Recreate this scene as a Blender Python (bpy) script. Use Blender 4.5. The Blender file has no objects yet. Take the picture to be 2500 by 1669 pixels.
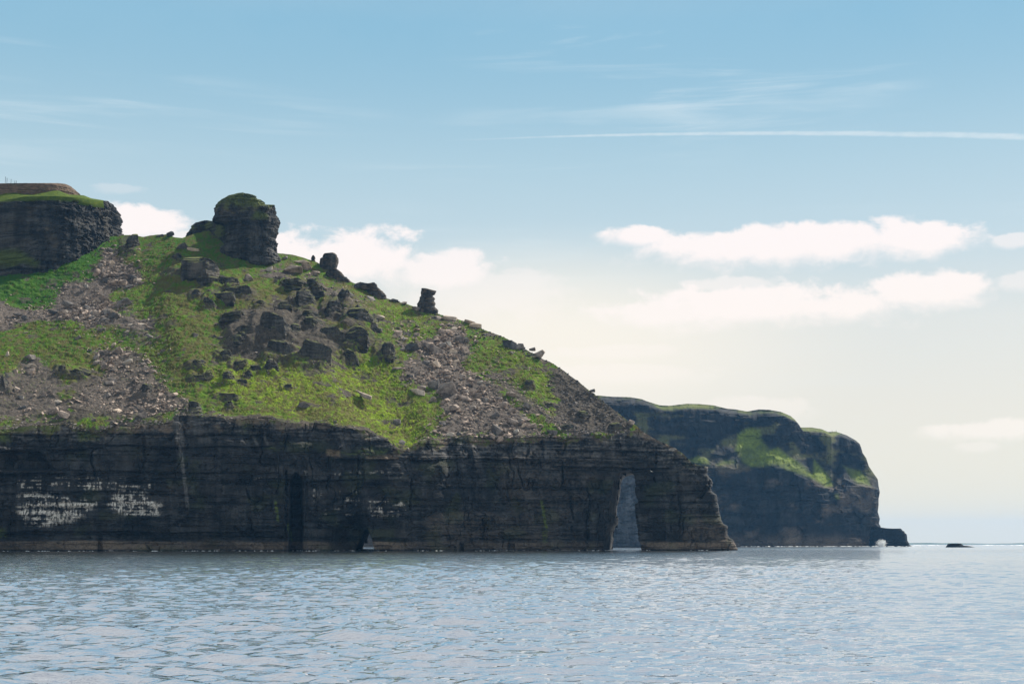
import bpy, bmesh, math, random
import numpy as np

random.seed(7)
rng = np.random.default_rng(7)
S = bpy.context.scene
COL = S.collection

# ------------------------------------------------------------------ camera, sky, sun, exposure
H = 3.65                                    # eye height above the water, on a boat
F = 50.0 / 36.0 * 2500.0                    # focal length in photo pixels
PITCH = math.atan((1327.0 - 834.5) / F)
CP, SP = math.cos(PITCH), math.sin(PITCH)
cam = bpy.data.cameras.new('camera')
cam.lens = 50.0; cam.sensor_width = 36.0; cam.clip_start = 0.5; cam.clip_end = 60000.0
camo = bpy.data.objects.new('camera', cam); COL.objects.link(camo)
camo.location = (0, 0, H); camo.rotation_euler = (math.pi / 2 + PITCH, 0, 0)
S.camera = camo

SUN_AZ, SUN_EL = math.radians(54.0), math.radians(50.0)   # clockwise from the view direction (+Y)
SUN_DIR = (math.sin(SUN_AZ) * math.cos(SUN_EL), math.cos(SUN_AZ) * math.cos(SUN_EL), math.sin(SUN_EL))
sun = bpy.data.lights.new('sun', 'SUN')
sun.energy = 5.0; sun.angle = math.radians(0.53); sun.color = (1.0, 0.93, 0.82)
suno = bpy.data.objects.new('sun', sun); COL.objects.link(suno)
from mathutils import Vector
suno.rotation_euler = Vector(SUN_DIR).to_track_quat('Z', 'Y').to_euler()

S.view_settings.view_transform = 'Standard'
S.view_settings.look = 'None'
S.view_settings.exposure = 0.65
S.view_settings.gamma = 1.0
S.view_settings.use_curve_mapping = False
S.cycles.use_denoising = True
S.cycles.use_adaptive_sampling = False
S.cycles.max_bounces = 5
S.cycles.diffuse_bounces = 2
S.cycles.glossy_bounces = 3
S.cycles.volume_bounces = 0
S.cycles.transparent_max_bounces = 6
S.cycles.sample_clamp_indirect = 6.0


class NT:
    """small helper that builds shader nodes"""
    def __init__(self, tree):
        self.t = tree; tree.nodes.clear()
    def n(self, kind, **kw):
        nd = self.t.nodes.new(kind)
        for k, v in kw.items(): setattr(nd, k, v)
        return nd
    def put(self, sock, v):
        if isinstance(v, bpy.types.NodeSocket): self.t.links.new(v, sock)
        elif isinstance(v, (int, float)):
            try: sock.default_value = v
            except TypeError: sock.default_value = (v, v, v, 1) if len(sock.default_value) == 4 else (v, v, v)
        else:
            v = tuple(v)
            if len(sock.default_value) == 4 and len(v) == 3: v = v + (1.0,)
            sock.default_value = v
    def m(self, op, a, b=None, c=None, clamp=False):
        nd = self.n('ShaderNodeMath', operation=op, use_clamp=clamp)
        for i, v in enumerate((a, b, c)):
            if v is not None: self.put(nd.inputs[i], v)
        return nd.outputs[0]
    def mapr(self, v, a, b, c=0.0, d=1.0, smooth=False):
        nd = self.n('ShaderNodeMapRange', interpolation_type='SMOOTHSTEP' if smooth else 'LINEAR')
        for i, x in enumerate((v, a, b, c, d)): self.put(nd.inputs[i], x)
        return nd.outputs[0]
    def vm(self, op, a, b=None):
        nd = self.n('ShaderNodeVectorMath', operation=op)
        self.put(nd.inputs[0], a)
        if b is not None: self.put(nd.inputs[1], b)
        return nd.outputs[0]
    def mix(self, f, a, b, blend='MIX'):
        nd = self.n('ShaderNodeMix', data_type='RGBA', blend_type=blend)
        self.put(nd.inputs[0], f); self.put(nd.inputs[6], a); self.put(nd.inputs[7], b)
        return nd.outputs[2]
    def noise(self, vec, scale=1.0, detail=4.0, rough=0.55, dist=0.0):
        nd = self.n('ShaderNodeTexNoise')
        self.put(nd.inputs['Vector'], vec); nd.inputs['Scale'].default_value = scale
        nd.inputs['Detail'].default_value = detail; nd.inputs['Roughness'].default_value = rough
        nd.inputs['Distortion'].default_value = dist
        return nd.outputs['Fac']
    def comb(self, x, y, z):
        nd = self.n('ShaderNodeCombineXYZ')
        for i, v in enumerate((x, y, z)): self.put(nd.inputs[i], v)
        return nd.outputs[0]


def pix(x, y):
    """photo pixel -> (X/Y, Z/Y) slopes of its ray in world axes"""
    u = (np.asarray(x, float) - 1250.0) / F
    v = (834.5 - np.asarray(y, float)) / F
    dy = CP - v * SP
    return u / dy, (SP + v * CP) / dy


def azel(x, y):
    a, t = pix(x, y)
    return float(np.arctan(a)), float(np.arctan(t / np.sqrt(1 + a * a)))


# ---- world: Nishita sky, a veil of thin high haze towards the horizon, clouds given by direction
W = bpy.data.worlds.new('World'); S.world = W; W.use_nodes = True
w = NT(W.node_tree)
SKY = w.n('ShaderNodeTexSky', sky_type='NISHITA')
SKY.sun_disc = False; SKY.sun_elevation = SUN_EL; SKY.sun_rotation = SUN_AZ
SKY.air_density = 1.0; SKY.dust_density = 0.6; SKY.ozone_density = 1.6
SKY_STRENGTH = 0.0775
gen = w.n('ShaderNodeTexCoord').outputs['Generated']
sep = w.n('ShaderNodeSeparateXYZ'); w.put(sep.inputs[0], gen)
sx, sy, sz = sep.outputs
AZ = w.m('ARCTAN2', sx, sy)
EL = w.m('ARCSINE', sz)
flat = w.comb(AZ, EL, 0.0)
# veil: cream near the horizon, thinning upwards; the same all round
veil_f = w.mapr(EL, math.radians(20.0), math.radians(55.0), 0.9, 0.15, smooth=True)
veil_c = w.n('ShaderNodeValToRGB')
w.put(veil_c.inputs[0], w.mapr(EL, 0.0, math.radians(24.0)))
cr = veil_c.color_ramp
cr.elements[0].position = 0.0; cr.elements[0].color = (8.0, 7.2, 5.4, 1)
cr.elements[1].position = 1.0; cr.elements[1].color = (1.5, 3.6, 5.2, 1)
for p, c in ((0.10, (7.6, 7.0, 5.7, 1)), (0.22, (7.3, 6.85, 5.9, 1)), (0.36, (6.7, 6.7, 6.2, 1)), (0.50, (4.8, 5.9, 6.3, 1)), (0.63, (3.8, 5.35, 6.1, 1)), (0.86, (1.9, 4.1, 5.6, 1))):
    e = cr.elements.new(p); e.color = c
base = w.mix(veil_f, SKY.outputs[0], veil_c.outputs[0])
# streaky cirrus
st = w.noise(w.vm('MULTIPLY', flat, (3.6, 52.0, 1.0)), 1.0, 6.0, 0.6, 0.6)
st2 = w.noise(w.vm('MULTIPLY', flat, (2.2, 9.0, 1.0)), 1.0, 3.0, 0.5)
cir = w.m('MULTIPLY', w.mapr(st, 0.47, 0.72, smooth=True), w.mapr(st2, 0.42, 0.62, smooth=True))
cir = w.m('MULTIPLY', cir, w.mapr(EL, math.radians(7), math.radians(15), 0.1, 0.52))
hi = w.noise(w.vm('MULTIPLY', w.comb(sx, sy, sz), (2.6, 5.0, 3.0)), 1.0, 6.0, 0.6, 0.4)
hi = w.m('MULTIPLY', w.mapr(hi, 0.30, 0.62, 0.35, 1.0, smooth=True), w.mapr(EL, math.radians(17), math.radians(34), 0.0, 0.88, smooth=True))
cir = w.m('MAXIMUM', cir, hi)
base = w.mix(cir, base, w.mix(w.mapr(EL, 0.35, 0.6), (6.7, 7.35, 7.6), (7.3, 7.4, 7.3)))
# clouds: (px, py, half width, half height, weight)
CLOUDS = [(1905, 602, 430, 62, 1.0), (1560, 578, 125, 34, 1.0), (2250, 588, 170, 48, 1.0),
          (1880, 750, 450, 66, 1.0), (1990, 748, 340, 46, 1.0), (2270, 712, 200, 52, 1.0), (1640, 764, 270, 42, .9), (1790, 700, 150, 26, .55),
          (850, 640, 260, 96, 1.0), (1080, 662, 190, 66, .9), (660, 620, 90, 60, 1.0), (1200, 722, 260, 90, .42),
          (345, 552, 150, 58, 1.0), (470, 600, 170, 46, .8), (1440, 915, 380, 34, .42), (1490, 862, 180, 24, .38),
          (1830, 1002, 200, 38, .42), (2400, 1052, 160, 28, .85), (2390, 1092, 60, 16, .45), (2480, 588, 60, 20, .6),
          (2490, 690, 80, 32, .5), (1255, 668, 70, 20, .3), (295, 462, 80, 16, .2)]
nz = w.noise(w.vm('MULTIPLY', flat, (34.0, 52.0, 1.0)), 1.0, 8.0, 0.62, 0.25)
nz = w.m('SUBTRACT', nz, 0.5)
nzs = w.noise(w.vm('MULTIPLY', flat, (12.0, 22.0, 1.0)), 1.0, 3.0, 0.5)
nzs = w.m('SUBTRACT', nzs, 0.5)
az, el = azel(1330, 850)
q = w.vm('MULTIPLY', w.vm('SUBTRACT', flat, (az, el, 0.0)), (F / 900, F / 330, 0.0))
ln = w.n('ShaderNodeVectorMath', operation='LENGTH'); w.put(ln.inputs[0], q)
base = w.mix(w.mapr(ln.outputs['Value'], 1.0, 0.1, 0.0, 0.75, smooth=True), base, (8.6, 7.9, 6.8))
field = None
for (x, y, hw, hh, wt) in CLOUDS:
    az, el = azel(x, y)
    q = w.vm('MULTIPLY', w.vm('SUBTRACT', flat, (az, el, 0.0)), (F / hw * 1.02, F / hh, 0.0))
    ln = w.n('ShaderNodeVectorMath', operation='LENGTH'); w.put(ln.inputs[0], q)
    g = w.m('SUBTRACT', 1.0, ln.outputs['Value'])
    g = w.m('ADD', w.m('ADD', g, w.m('MULTIPLY', nz, 1.55)), w.m('MULTIPLY', nzs, 0.9))
    sq = w.n('ShaderNodeSeparateXYZ'); w.put(sq.inputs[0], q)
    g = w.m('MULTIPLY', w.mapr(g, 0.0, w.mapr(sq.outputs[1], -0.5, 0.5, 0.8, 0.34), smooth=True), wt)
    field = g if field is None else w.m('MAXIMUM', field, g)
# elsewhere round the sky the same low bands of cloud go on
gn = w.noise(w.vm('MULTIPLY', w.comb(sx, sy, w.m('MULTIPLY', sz, 5.0)), (2.6, 2.6, 2.6)), 1.0, 7.0, 0.58)
gm = w.m('MULTIPLY', w.mapr(gn, 0.52, 0.66, smooth=True), w.mapr(w.m('ABSOLUTE', AZ), 0.37, 0.50, smooth=True))
gm = w.m('MULTIPLY', gm, w.mapr(EL, math.radians(26), math.radians(14), 0.0, 0.9, smooth=True))
field = w.m('MAXIMUM', field, gm)
# one old contrail
azA, elA = azel(1000, 348); azB, elB = azel(1780, 326); azC, elC = azel(2500, 334)
k2 = np.polyfit([azA, azB, azC], [elA, elB, elC], 2)
line = w.m('ADD', w.m('MULTIPLY', w.m('ADD', w.m('MULTIPLY', AZ, float(k2[0])), float(k2[1])), AZ), float(k2[2]))
hwid = w.mapr(AZ, azA, azC, 1.2 / F, 7.5 / F)
cn = w.noise(w.vm('MULTIPLY', flat, (60, 160, 1)), 1.0, 4.0, 0.6)
cn = w.m('ADD', w.m('MULTIPLY', cn, 0.9), 0.55)
dl = w.m('DIVIDE', w.m('ABSOLUTE', w.m('SUBTRACT', EL, line)), w.m('MULTIPLY', hwid, cn))
tr = w.m('MULTIPLY', w.mapr(dl, 1.35, 0.3, smooth=True), w.m('MULTIPLY', w.mapr(cn, 0.75, 1.25, 0.35, 1.0), w.mapr(AZ, azA + 0.02, azA + 0.16, 0.0, 0.5)))
tr = w.m('MULTIPLY', tr, w.mapr(AZ, 0.55, 0.75, 1.0, 0.0))
base = w.mix(tr, base, (7.6, 7.9, 7.9))
clc = w.mix(w.mapr(EL, math.radians(4), math.radians(12)), (8.6, 7.9, 7.0), (8.6, 7.9, 7.7))
base = w.mix(w.m('MULTIPLY', field, 0.95), base, clc)
bg = w.n('ShaderNodeBackground'); w.put(bg.inputs[0], base); bg.inputs[1].default_value = SKY_STRENGTH
out = w.n('ShaderNodeOutputWorld'); w.put(out.inputs[0], bg.outputs[0])

# ------------------------------------------------------------------ numeric helpers
_T = rng.random(65536)


def _h(i, j, k, seed):
    return _T[(i * 73856093 ^ j * 19349663 ^ k * 83492791 ^ (seed * 7919 + 13) * 2654435) & 65535]


def vn(x, y, z=0.0, seed=0):
    x, y, z = np.broadcast_arrays(np.asarray(x, float), np.asarray(y, float), np.asarray(z, float))
    xi, yi, zi = np.floor(x).astype(np.int64), np.floor(y).astype(np.int64), np.floor(z).astype(np.int64)
    fx, fy, fz = x - xi, y - yi, z - zi
    fx = fx * fx * (3 - 2 * fx); fy = fy * fy * (3 - 2 * fy); fz = fz * fz * (3 - 2 * fz)
    def pl(k):
        a = _h(xi, yi, k, seed); b = _h(xi + 1, yi, k, seed)
        c = _h(xi, yi + 1, k, seed); d = _h(xi + 1, yi + 1, k, seed)
        return (a + (b - a) * fx) * (1 - fy) + (c + (d - c) * fx) * fy
    p = pl(zi)
    if np.any(fz != 0): p = p + (pl(zi + 1) - p) * fz
    return p * 2 - 1


def fbm(x, y, z=0.0, o=4, seed=0, g=0.5):
    r = 0; a = 1.0; tot = 0; f = 1.0
    for k in range(o):
        r = r + a * vn(x * f, y * f, z * f if np.any(z) else 0.0, seed + k * 17)
        tot += a; a *= g; f *= 2.03
    return r / tot


def sstep(x, a, b):
    t = np.clip((x - a) / (b - a), 0, 1)
    return t * t * (3 - 2 * t)


def inpoly(px, py, poly):
    inside = np.zeros(np.shape(px), bool)
    n = len(poly)
    for i in range(n):
        x0, y0 = poly[i]; x1, y1 = poly[(i + 1) % n]
        if y0 == y1: continue
        c = ((y0 > py) != (y1 > py)) & (px < (x1 - x0) * (py - y0) / (y1 - y0) + x0)
        inside ^= c
    return inside


def sdpoly(px, py, poly):
    """signed distance, positive inside"""
    d = np.full(np.shape(px), 1e9)
    n = len(poly)
    for i in range(n):
        x0, y0 = poly[i]; x1, y1 = poly[(i + 1) % n]
        ex, ey = x1 - x0, y1 - y0
        t = np.clip(((px - x0) * ex + (py - y0) * ey) / (ex * ex + ey * ey + 1e-9), 0, 1)
        d = np.minimum(d, np.hypot(px - x0 - t * ex, py - y0 - t * ey))
    return np.where(inpoly(px, py, poly), d, -d)


def blur(a, sig):
    r = int(sig * 3); k = np.exp(-0.5 * (np.arange(-r, r + 1) / sig) ** 2); k /= k.sum()
    return np.convolve(np.pad(a, r, mode='edge'), k, mode='valid')


class Beds:
    """bedded rock: layers of random thickness, broken into blocks"""
    def __init__(self, seed, tmin, tmax, bmin, bmax, dip=0.01, warp=1.0):
        r = np.random.default_rng(seed)
        n = 900
        th = tmin + (tmax - tmin) * r.random(n) ** 2.2
        self.b = np.cumsum(th) - 60.0
        self.p = r.random(n) * 2 - 1; self.q = r.random(n); self.L = bmin + (bmax - bmin) * r.random(n)
        self.seed, self.dip, self.warp = seed, dip, warp
    def __call__(self, s, z):
        zz = z + self.dip * s + self.warp * (1.1 * vn(s / 70, 0.5, 0, self.seed) + 0.3 * vn(s / 14, z / 30, 0, self.seed + 1))
        i = np.clip(np.searchsorted(self.b, zz) - 1, 0, len(self.b) - 2)
        lo, hi = self.b[i], self.b[i + 1]
        L = self.L[i]
        sb = (s + self.q[i] * 137 + 0.5 * vn(s / 2.5, z / 2.5, 0, self.seed + 5)) / L
        bi = np.floor(sb).astype(np.int64)
        hb = _h(i, bi, 0 * i, self.seed + 9) * 2 - 1
        big = vn(s / 17 + self.q[i] * 50, i * 3.7, 0, self.seed + 3)
        big2 = vn(s / 45 + self.q[i] * 20, i * 0.31, 0, self.seed + 4)
        d = 0.22 * self.p[i] + 0.34 * hb * (hi - lo > 1.0) + 0.55 * big + 0.4 * big2
        e = np.minimum(zz - lo, hi - zz)
        open_ = (self.q[i] > 0.45) * sstep(vn(s / 12 + i, z / 9, 0, self.seed + 6), -0.3, 0.1)
        d = d - 0.5 * open_ * (e < 0.10 + 0.05 * (hi - lo))
        fb = (sb - bi) * L
        d = d - 0.35 * (np.minimum(fb, L - fb) < 0.16) * (self.q[i] > 0.78) * (hb > 0)
        return d


def mesh_np(name, V, faces, mat=None, parent=None, smooth=False, attr=None, attr2=None):
    """faces: (n,4) or (n,3) int array"""
    V = np.ascontiguousarray(V, np.float32); faces = np.ascontiguousarray(faces, np.int32)
    me = bpy.data.meshes.new(name)
    n, k = faces.shape
    me.vertices.add(len(V)); me.vertices.foreach_set('co', V.ravel())
    me.loops.add(n * k); me.loops.foreach_set('vertex_index', faces.ravel())
    me.polygons.add(n); me.polygons.foreach_set('loop_start', np.arange(0, n * k, k, dtype=np.int32))
    for nm, A in (('mask', attr), ('mask2', attr2)):
        if A is not None:
            at = me.attributes.new(nm, 'FLOAT_COLOR', 'POINT')
            at.data.foreach_set('color', np.ascontiguousarray(A, np.float32).ravel())
    me.update(calc_edges=True)
    me.polygons.foreach_set('use_smooth', np.full(n, bool(smooth)))
    if mat: me.materials.append(mat)
    o = bpy.data.objects.new(name, me); COL.objects.link(o)
    if parent: o.parent = parent
    return o


def gridfaces(nv, nu, keep=None, off=0, wrap=False):
    """vertex index = row*nu+col ; rows nv"""
    r = np.arange(nv - 1)[:, None]; c = np.arange(nu if wrap else nu - 1)[None, :]
    c2 = (c + 1) % nu
    f = np.stack([r * nu + c, r * nu + c2, (r + 1) * nu + c2, (r + 1) * nu + c], -1)
    if keep is not None: f = f[keep]
    return f.reshape(-1, 4) + off


def tag(o, label=None, cat=None, group=None, kind=None):
    if label: o['label'] = label
    if cat: o['category'] = cat
    if group: o['group'] = group
    if kind: o['kind'] = kind
    return o


def empty(name, loc):
    o = bpy.data.objects.new(name, None); COL.objects.link(o)
    o.location = loc; o.empty_display_size = 1.0
    return o


def child(o, parent):
    o.parent = parent
    o.matrix_parent_inverse.identity()
    return o


def poly_at(pl, x):
    pl = np.asarray(pl, float)
    return np.interp(x, pl[:, 0], pl[:, 1])


def along(pl, q, wx=1.0):
    pl = np.asarray(pl, float)
    d = np.abs(np.diff(pl[:, 1])) + wx * np.abs(np.diff(pl[:, 0])) + 1e-6
    c = np.concatenate([[0], np.cumsum(d)]); c /= c[-1]
    return np.interp(q, c, pl[:, 0]), np.interp(q, c, pl[:, 1])


def world(x, y, Y):
    a, t = pix(x, y)
    return np.stack(np.broadcast_arrays(a * Y, Y, H + t * Y), -1)


# ------------------------------------------------------------------ materials
def principled(nt, color, rough=0.9, spec=0.25, bump=None, bstr=0.5, bdist=0.3):
    p = nt.n('ShaderNodeBsdfPrincipled')
    nt.put(p.inputs['Base Color'], color); nt.put(p.inputs['Roughness'], rough)
    nt.put(p.inputs['Specular IOR Level'], spec)
    if bump is not None:
        b = nt.n('ShaderNodeBump'); b.inputs['Strength'].default_value = bstr; b.inputs['Distance'].default_value = bdist
        nt.put(b.inputs['Height'], bump); nt.put(p.inputs['Normal'], b.outputs[0])
    o = nt.n('ShaderNodeOutputMaterial'); nt.put(o.inputs[0], p.outputs[0])
    return p


def new_mat(name):
    m = bpy.data.materials.new(name); m.use_nodes = True
    return m, NT(m.node_tree)


def attrs(nt, name='mask'):
    a = nt.n('ShaderNodeAttribute'); a.attribute_name = name
    s = nt.n('ShaderNodeSeparateColor'); nt.put(s.inputs[0], a.outputs['Color'])
    return s.outputs[0], s.outputs[1], s.outputs[2], a.outputs['Alpha']


def cliff_material(name, dark, light, warm, sc=1.0, masks=True, moss=False, green=(0.085, 0.115, 0.022)):
    m, nt = new_mat(name)
    P = nt.n('ShaderNodeTexCoord').outputs['Object']
    band = nt.noise(nt.vm('MULTIPLY', P, (0.03 * sc, 0.03 * sc, 0.34 * sc)), 1.0, 5.0, 0.62)
    streak = nt.noise(nt.vm('MULTIPLY', P, (0.55 * sc, 0.55 * sc, 0.03 * sc)), 1.0, 4.0, 0.6)
    fine = nt.noise(nt.vm('MULTIPLY', P, (0.9 * sc, 0.9 * sc, 1.6 * sc)), 1.0, 7.0, 0.7)
    blotch = nt.noise(nt.vm('MULTIPLY', P, (0.05 * sc, 0.05 * sc, 0.08 * sc)), 1.0, 4.0, 0.55)
    f = nt.m('ADD', nt.m('MULTIPLY', band, 0.26), nt.m('MULTIPLY', fine, 0.34))
    f = nt.m('ADD', f, nt.m('ADD', nt.m('MULTIPLY', streak, 0.2), nt.m('MULTIPLY', blotch, 0.2)))
    f = nt.mapr(f, 0.41, 0.61, smooth=True)
    c = nt.mix(f, dark, light)
    c = nt.mix(nt.m('MULTIPLY', nt.mapr(blotch, 0.48, 0.68, smooth=True), 0.6), c, warm)
    lich = nt.mapr(nt.noise(P, 0.8 * sc, 8.0, 0.75), 0.62, 0.72, smooth=True)
    wet = nt.noise(nt.vm('MULTIPLY', P, (0.11 * sc, 0.11 * sc, 0.045 * sc)), 1.0, 5.0, 0.6, 0.5)
    c = nt.mix(nt.mapr(wet, 0.40, 0.60, 0.62, 0.0, smooth=True), c, tuple(0.45 * x for x in dark))
    c = nt.mix(nt.m('MULTIPLY', lich, 0.30), c, tuple(2.4 * x for x in light))
    if masks:
        gu, gr, br, pa = attrs(nt)
        c = nt.mix(nt.m('MULTIPLY', pa, nt.mapr(streak, 0.3, 0.6, 0.2, 1.0)), c, (0.15, 0.145, 0.14))
        c = nt.mix(nt.m('MULTIPLY', br, nt.mapr(fine, 0.35, 0.6, 0.35, 1.0)), c, (0.20, 0.15, 0.105))
        gn = nt.noise(P, 0.5 * sc, 5.0, 0.7)
        gc = nt.mix(nt.mapr(gn, 0.35, 0.65), green, tuple(0.55 * g for g in green))
        c = nt.mix(gr, c, gc)
        drip = nt.noise(nt.vm('MULTIPLY', P, (1.3, 1.3, 0.22)), 1.0, 5.0, 0.7)
        gg = nt.m('MULTIPLY', gu, nt.m('MULTIPLY', nt.mapr(drip, 0.38, 0.54, 0.05, 1.0, smooth=True), nt.mapr(fine, 0.38, 0.50, 0.25, 1.0)))
        c = nt.mix(gg, c, (0.52, 0.49, 0.44))
    if moss:
        nz_ = nt.n('ShaderNodeSeparateXYZ'); nt.put(nz_.inputs[0], nt.n('ShaderNodeNewGeometry').outputs['Normal'])
        up = nt.m('ADD', nz_.outputs[2], nt.m('MULTIPLY', nt.m('SUBTRACT', nt.noise(P, 0.35 * sc, 5.0, 0.7), 0.5), 1.3))
        gn = nt.noise(P, 0.5 * sc, 5.0, 0.7)
        c = nt.mix(nt.mapr(up, 0.62, 0.82, smooth=True), c, nt.mix(gn, (0.035, 0.055, 0.012), (0.12, 0.12, 0.03)))
    hb = nt.m('ADD', nt.m('MULTIPLY', fine, 0.7), nt.m('MULTIPLY', band, 0.35))
    principled(nt, c, 0.88, 0.2, hb, 0.55, 0.6 / sc)
    return m


M_CLIFF = cliff_material('dark_sea_cliff', (0.004, 0.005, 0.006), (0.052, 0.053, 0.054), (0.034, 0.030, 0.026))
M_STACKROCK = cliff_material('layered_crag_rock', (0.009, 0.010, 0.011), (0.075, 0.074, 0.071), (0.052, 0.045, 0.036))
M_OUTCROP = cliff_material('dark_outcrop', (0.016, 0.016, 0.016), (0.105, 0.099, 0.090), (0.080, 0.066, 0.050), sc=1.6, masks=False, moss=True)
M_FAR = cliff_material('far_cliff', (0.004, 0.005, 0.007), (0.017, 0.019, 0.021), (0.014, 0.014, 0.012), sc=0.45, green=(0.145, 0.19, 0.020))
M_PALE = cliff_material('hazed_stack_rock', (0.045, 0.057, 0.074), (0.120, 0.136, 0.158), (0.085, 0.095, 0.105), sc=0.6, masks=False)  # pale rock with bluish distance haze mixed into its colours


def slope_material():
    m, nt = new_mat('grass_slope')
    P = nt.n('ShaderNodeTexCoord').outputs['Object']
    gr, hue, brn, scr = attrs(nt)
    n1 = nt.noise(P, 0.09, 5.0, 0.6); n2 = nt.noise(P, 0.55, 6.0, 0.7); n3 = nt.noise(P, 2.2, 5.0, 0.75)
    n4 = nt.noise(nt.vm('MULTIPLY', P, (0.35, 0.18, 0.18)), 1.0, 6.0, 0.65)
    hu = nt.m('ADD', hue, nt.m('MULTIPLY', nt.m('SUBTRACT', n1, 0.5), 0.9))
    hu = nt.m('ADD', hu, nt.m('MULTIPLY', nt.m('SUBTRACT', n2, 0.5), 1.1))
    rp = nt.n('ShaderNodeValToRGB'); nt.put(rp.inputs[0], hu)
    cr = rp.color_ramp
    cr.elements[0].position = 0.0; cr.elements[0].color = (0.024, 0.086, 0.005, 1)
    cr.elements[1].position = 1.0; cr.elements[1].color = (0.205, 0.285, 0.013, 1)
    for p, c in ((0.35, (0.050, 0.124, 0.006, 1)), (0.65, (0.102, 0.170, 0.009, 1))):
        e = cr.elements.new(p); e.color = c
    g = rp.outputs[0]
    g = nt.mix(nt.mapr(n3, 0.34, 0.60, 0.75, 0.0), g, (0.020, 0.036, 0.008))
    g = nt.mix(nt.mapr(n4, 0.52, 0.66, 0.0, 0.55, smooth=True), g, (0.060, 0.062, 0.018))
    dry = nt.mix(n2, (0.045, 0.038, 0.014), (0.110, 0.095, 0.034))
    bf = nt.m('ADD', n4, nt.m('MULTIPLY', nt.m('SUBTRACT', brn, 0.5), 0.34))
    g = nt.mix(nt.mapr(bf, 0.42, 0.58, 0.0, 0.88, smooth=True), g, dry)
    dirt = nt.mix(nt.mapr(n2, 0.35, 0.65), (0.030, 0.026, 0.021), (0.090, 0.077, 0.062))
    rub = nt.mix(nt.mapr(n3, 0.35, 0.65), (0.034, 0.029, 0.026), (0.165, 0.140, 0.122))  # rubble tones darkened to paint in shade between the stones
    bare = nt.mix(scr, dirt, rub)
    cover = nt.m('ADD', gr, nt.m('MULTIPLY', nt.m('SUBTRACT', n2, 0.5), 0.9))
    cover = nt.m('ADD', cover, nt.m('MULTIPLY', nt.m('SUBTRACT', n3, 0.5), 0.5))
    c = nt.mix(nt.mapr(cover, 0.40, 0.60, smooth=True), bare, g)
    hb = nt.m('ADD', nt.m('MULTIPLY', n3, 0.6), nt.m('MULTIPLY', n2, 0.9))
    principled(nt, c, 0.95, 0.1, hb, 0.7, 0.6)
    return m


M_SLOPE = slope_material()


def stone_material(name, dark, light, sc=1.0):
    m, nt = new_mat(name)
    P = nt.n('ShaderNodeTexCoord').outputs['Object']
    oi = nt.n('ShaderNodeObjectInfo')
    g = nt.n('ShaderNodeNewGeometry').outputs['Position']
    n1 = nt.noise(g, 0.35 * sc, 7.0, 0.7); n2 = nt.noise(g, 2.0 * sc, 5.0, 0.7)
    f = nt.m('ADD', nt.m('MULTIPLY', n1, 0.7), nt.m('MULTIPLY', n2, 0.3))
    c = nt.mix(nt.mapr(f, 0.36, 0.64, smooth=True), dark, light)
    c = nt.mix(1.0, c, nt.mix(oi.outputs['Random'], (0.62, 0.66, 0.70), (1.15, 1.04, 0.96)), 'MULTIPLY')
    principled(nt, c, 0.9, 0.2, nt.m('ADD', n1, n2), 0.5, 0.4)
    return m


M_STONE = stone_material('scree_stone', (0.095, 0.083, 0.075), (0.355, 0.31, 0.275))
M_STONE_PALE = stone_material('pale_stone', (0.32, 0.28, 0.24), (0.50, 0.44, 0.37))
M_STONE_DARK = stone_material('dark_stone', (0.05, 0.05, 0.052), (0.15, 0.142, 0.135))

# ------------------------------------------------------------------ the headland: traced lines in photo pixels
BROW = [(-400, 1050), (0, 1048), (29, 1046), (57, 1038), (160, 1038), (204, 1052), (230, 1055), (255, 1052), (287, 1038), (351, 1038),
        (421, 1035), (431, 1010), (494, 1013), (549, 1024), (596, 1029), (632, 1019), (664, 1024), (696, 1032), (744, 1033), (823, 1041),
        (871, 1048), (903, 1054), (935, 1071), (958, 1088), (975, 1100), (992, 1103), (1008, 1094), (1022, 1080), (1046, 1072), (1088, 1073), (1142, 1067),
        (1190, 1070), (1280, 1070), (1321, 1070), (1375, 1067), (1423, 1064), (1487, 1065), (1520, 1058), (1561, 1047)]
RIDGE = [(-400, 545), (0, 560), (240, 578), (277, 577), (310, 575), (350, 578), (380, 573), (410, 571), (425, 578), (445, 580), (480, 568),
         (520, 560), (600, 590), (665, 612), (674, 617), (690, 618), (715, 622), (745, 630), (775, 640), (800, 655), (830, 672), (862, 690),
         (900, 706), (945, 729), (960, 734), (990, 741), (1016, 751), (1070, 767), (1100, 776), (1140, 785), (1177, 803), (1215, 816),
         (1250, 832), (1270, 845), (1300, 862), (1329, 878), (1342, 882), (1356, 890), (1375, 904), (1391, 916), (1417, 934), (1436, 950),
         (1452, 961), (1465, 971), (1487, 991), (1513, 1010), (1538, 1031), (1554, 1041), (1561, 1046)]
TIPTOP = [(1560, 1046), (1573, 1056), (1607, 1075), (1646, 1092), (1669, 1108), (1691, 1131), (1729, 1139)]
TIPRIGHT = [(1806, 1347), (1803, 1337), (1798, 1324), (1790, 1310), (1777, 1303), (1776, 1277), (1764, 1271), (1760, 1258), (1756, 1245), (1752, 1222),
            (1749, 1205), (1737, 1196), (1737, 1188), (1742, 1176), (1736, 1168), (1726, 1157), (1729, 1139)]
ARCH = [(1482, 1350), (1489, 1316), (1488, 1305), (1492, 1287), (1501, 1278), (1502, 1262), (1497, 1255), (1498, 1236), (1503, 1215), (1507, 1190), (1508, 1176),
        (1511, 1166), (1516, 1159), (1523, 1154), (1530, 1151), (1537, 1151), (1543, 1155), (1548, 1166), (1551, 1185), (1549, 1203), (1552, 1212),
        (1558, 1226), (1549, 1232), (1550, 1252), (1553, 1275), (1556, 1300), (1557, 1316), (1564, 1328), (1566, 1350)]
CAVE = [(867, 1350), (874, 1331), (884, 1313), (891, 1297), (896, 1290), (901, 1300), (907, 1314), (911, 1328), (915, 1350)]

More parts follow.
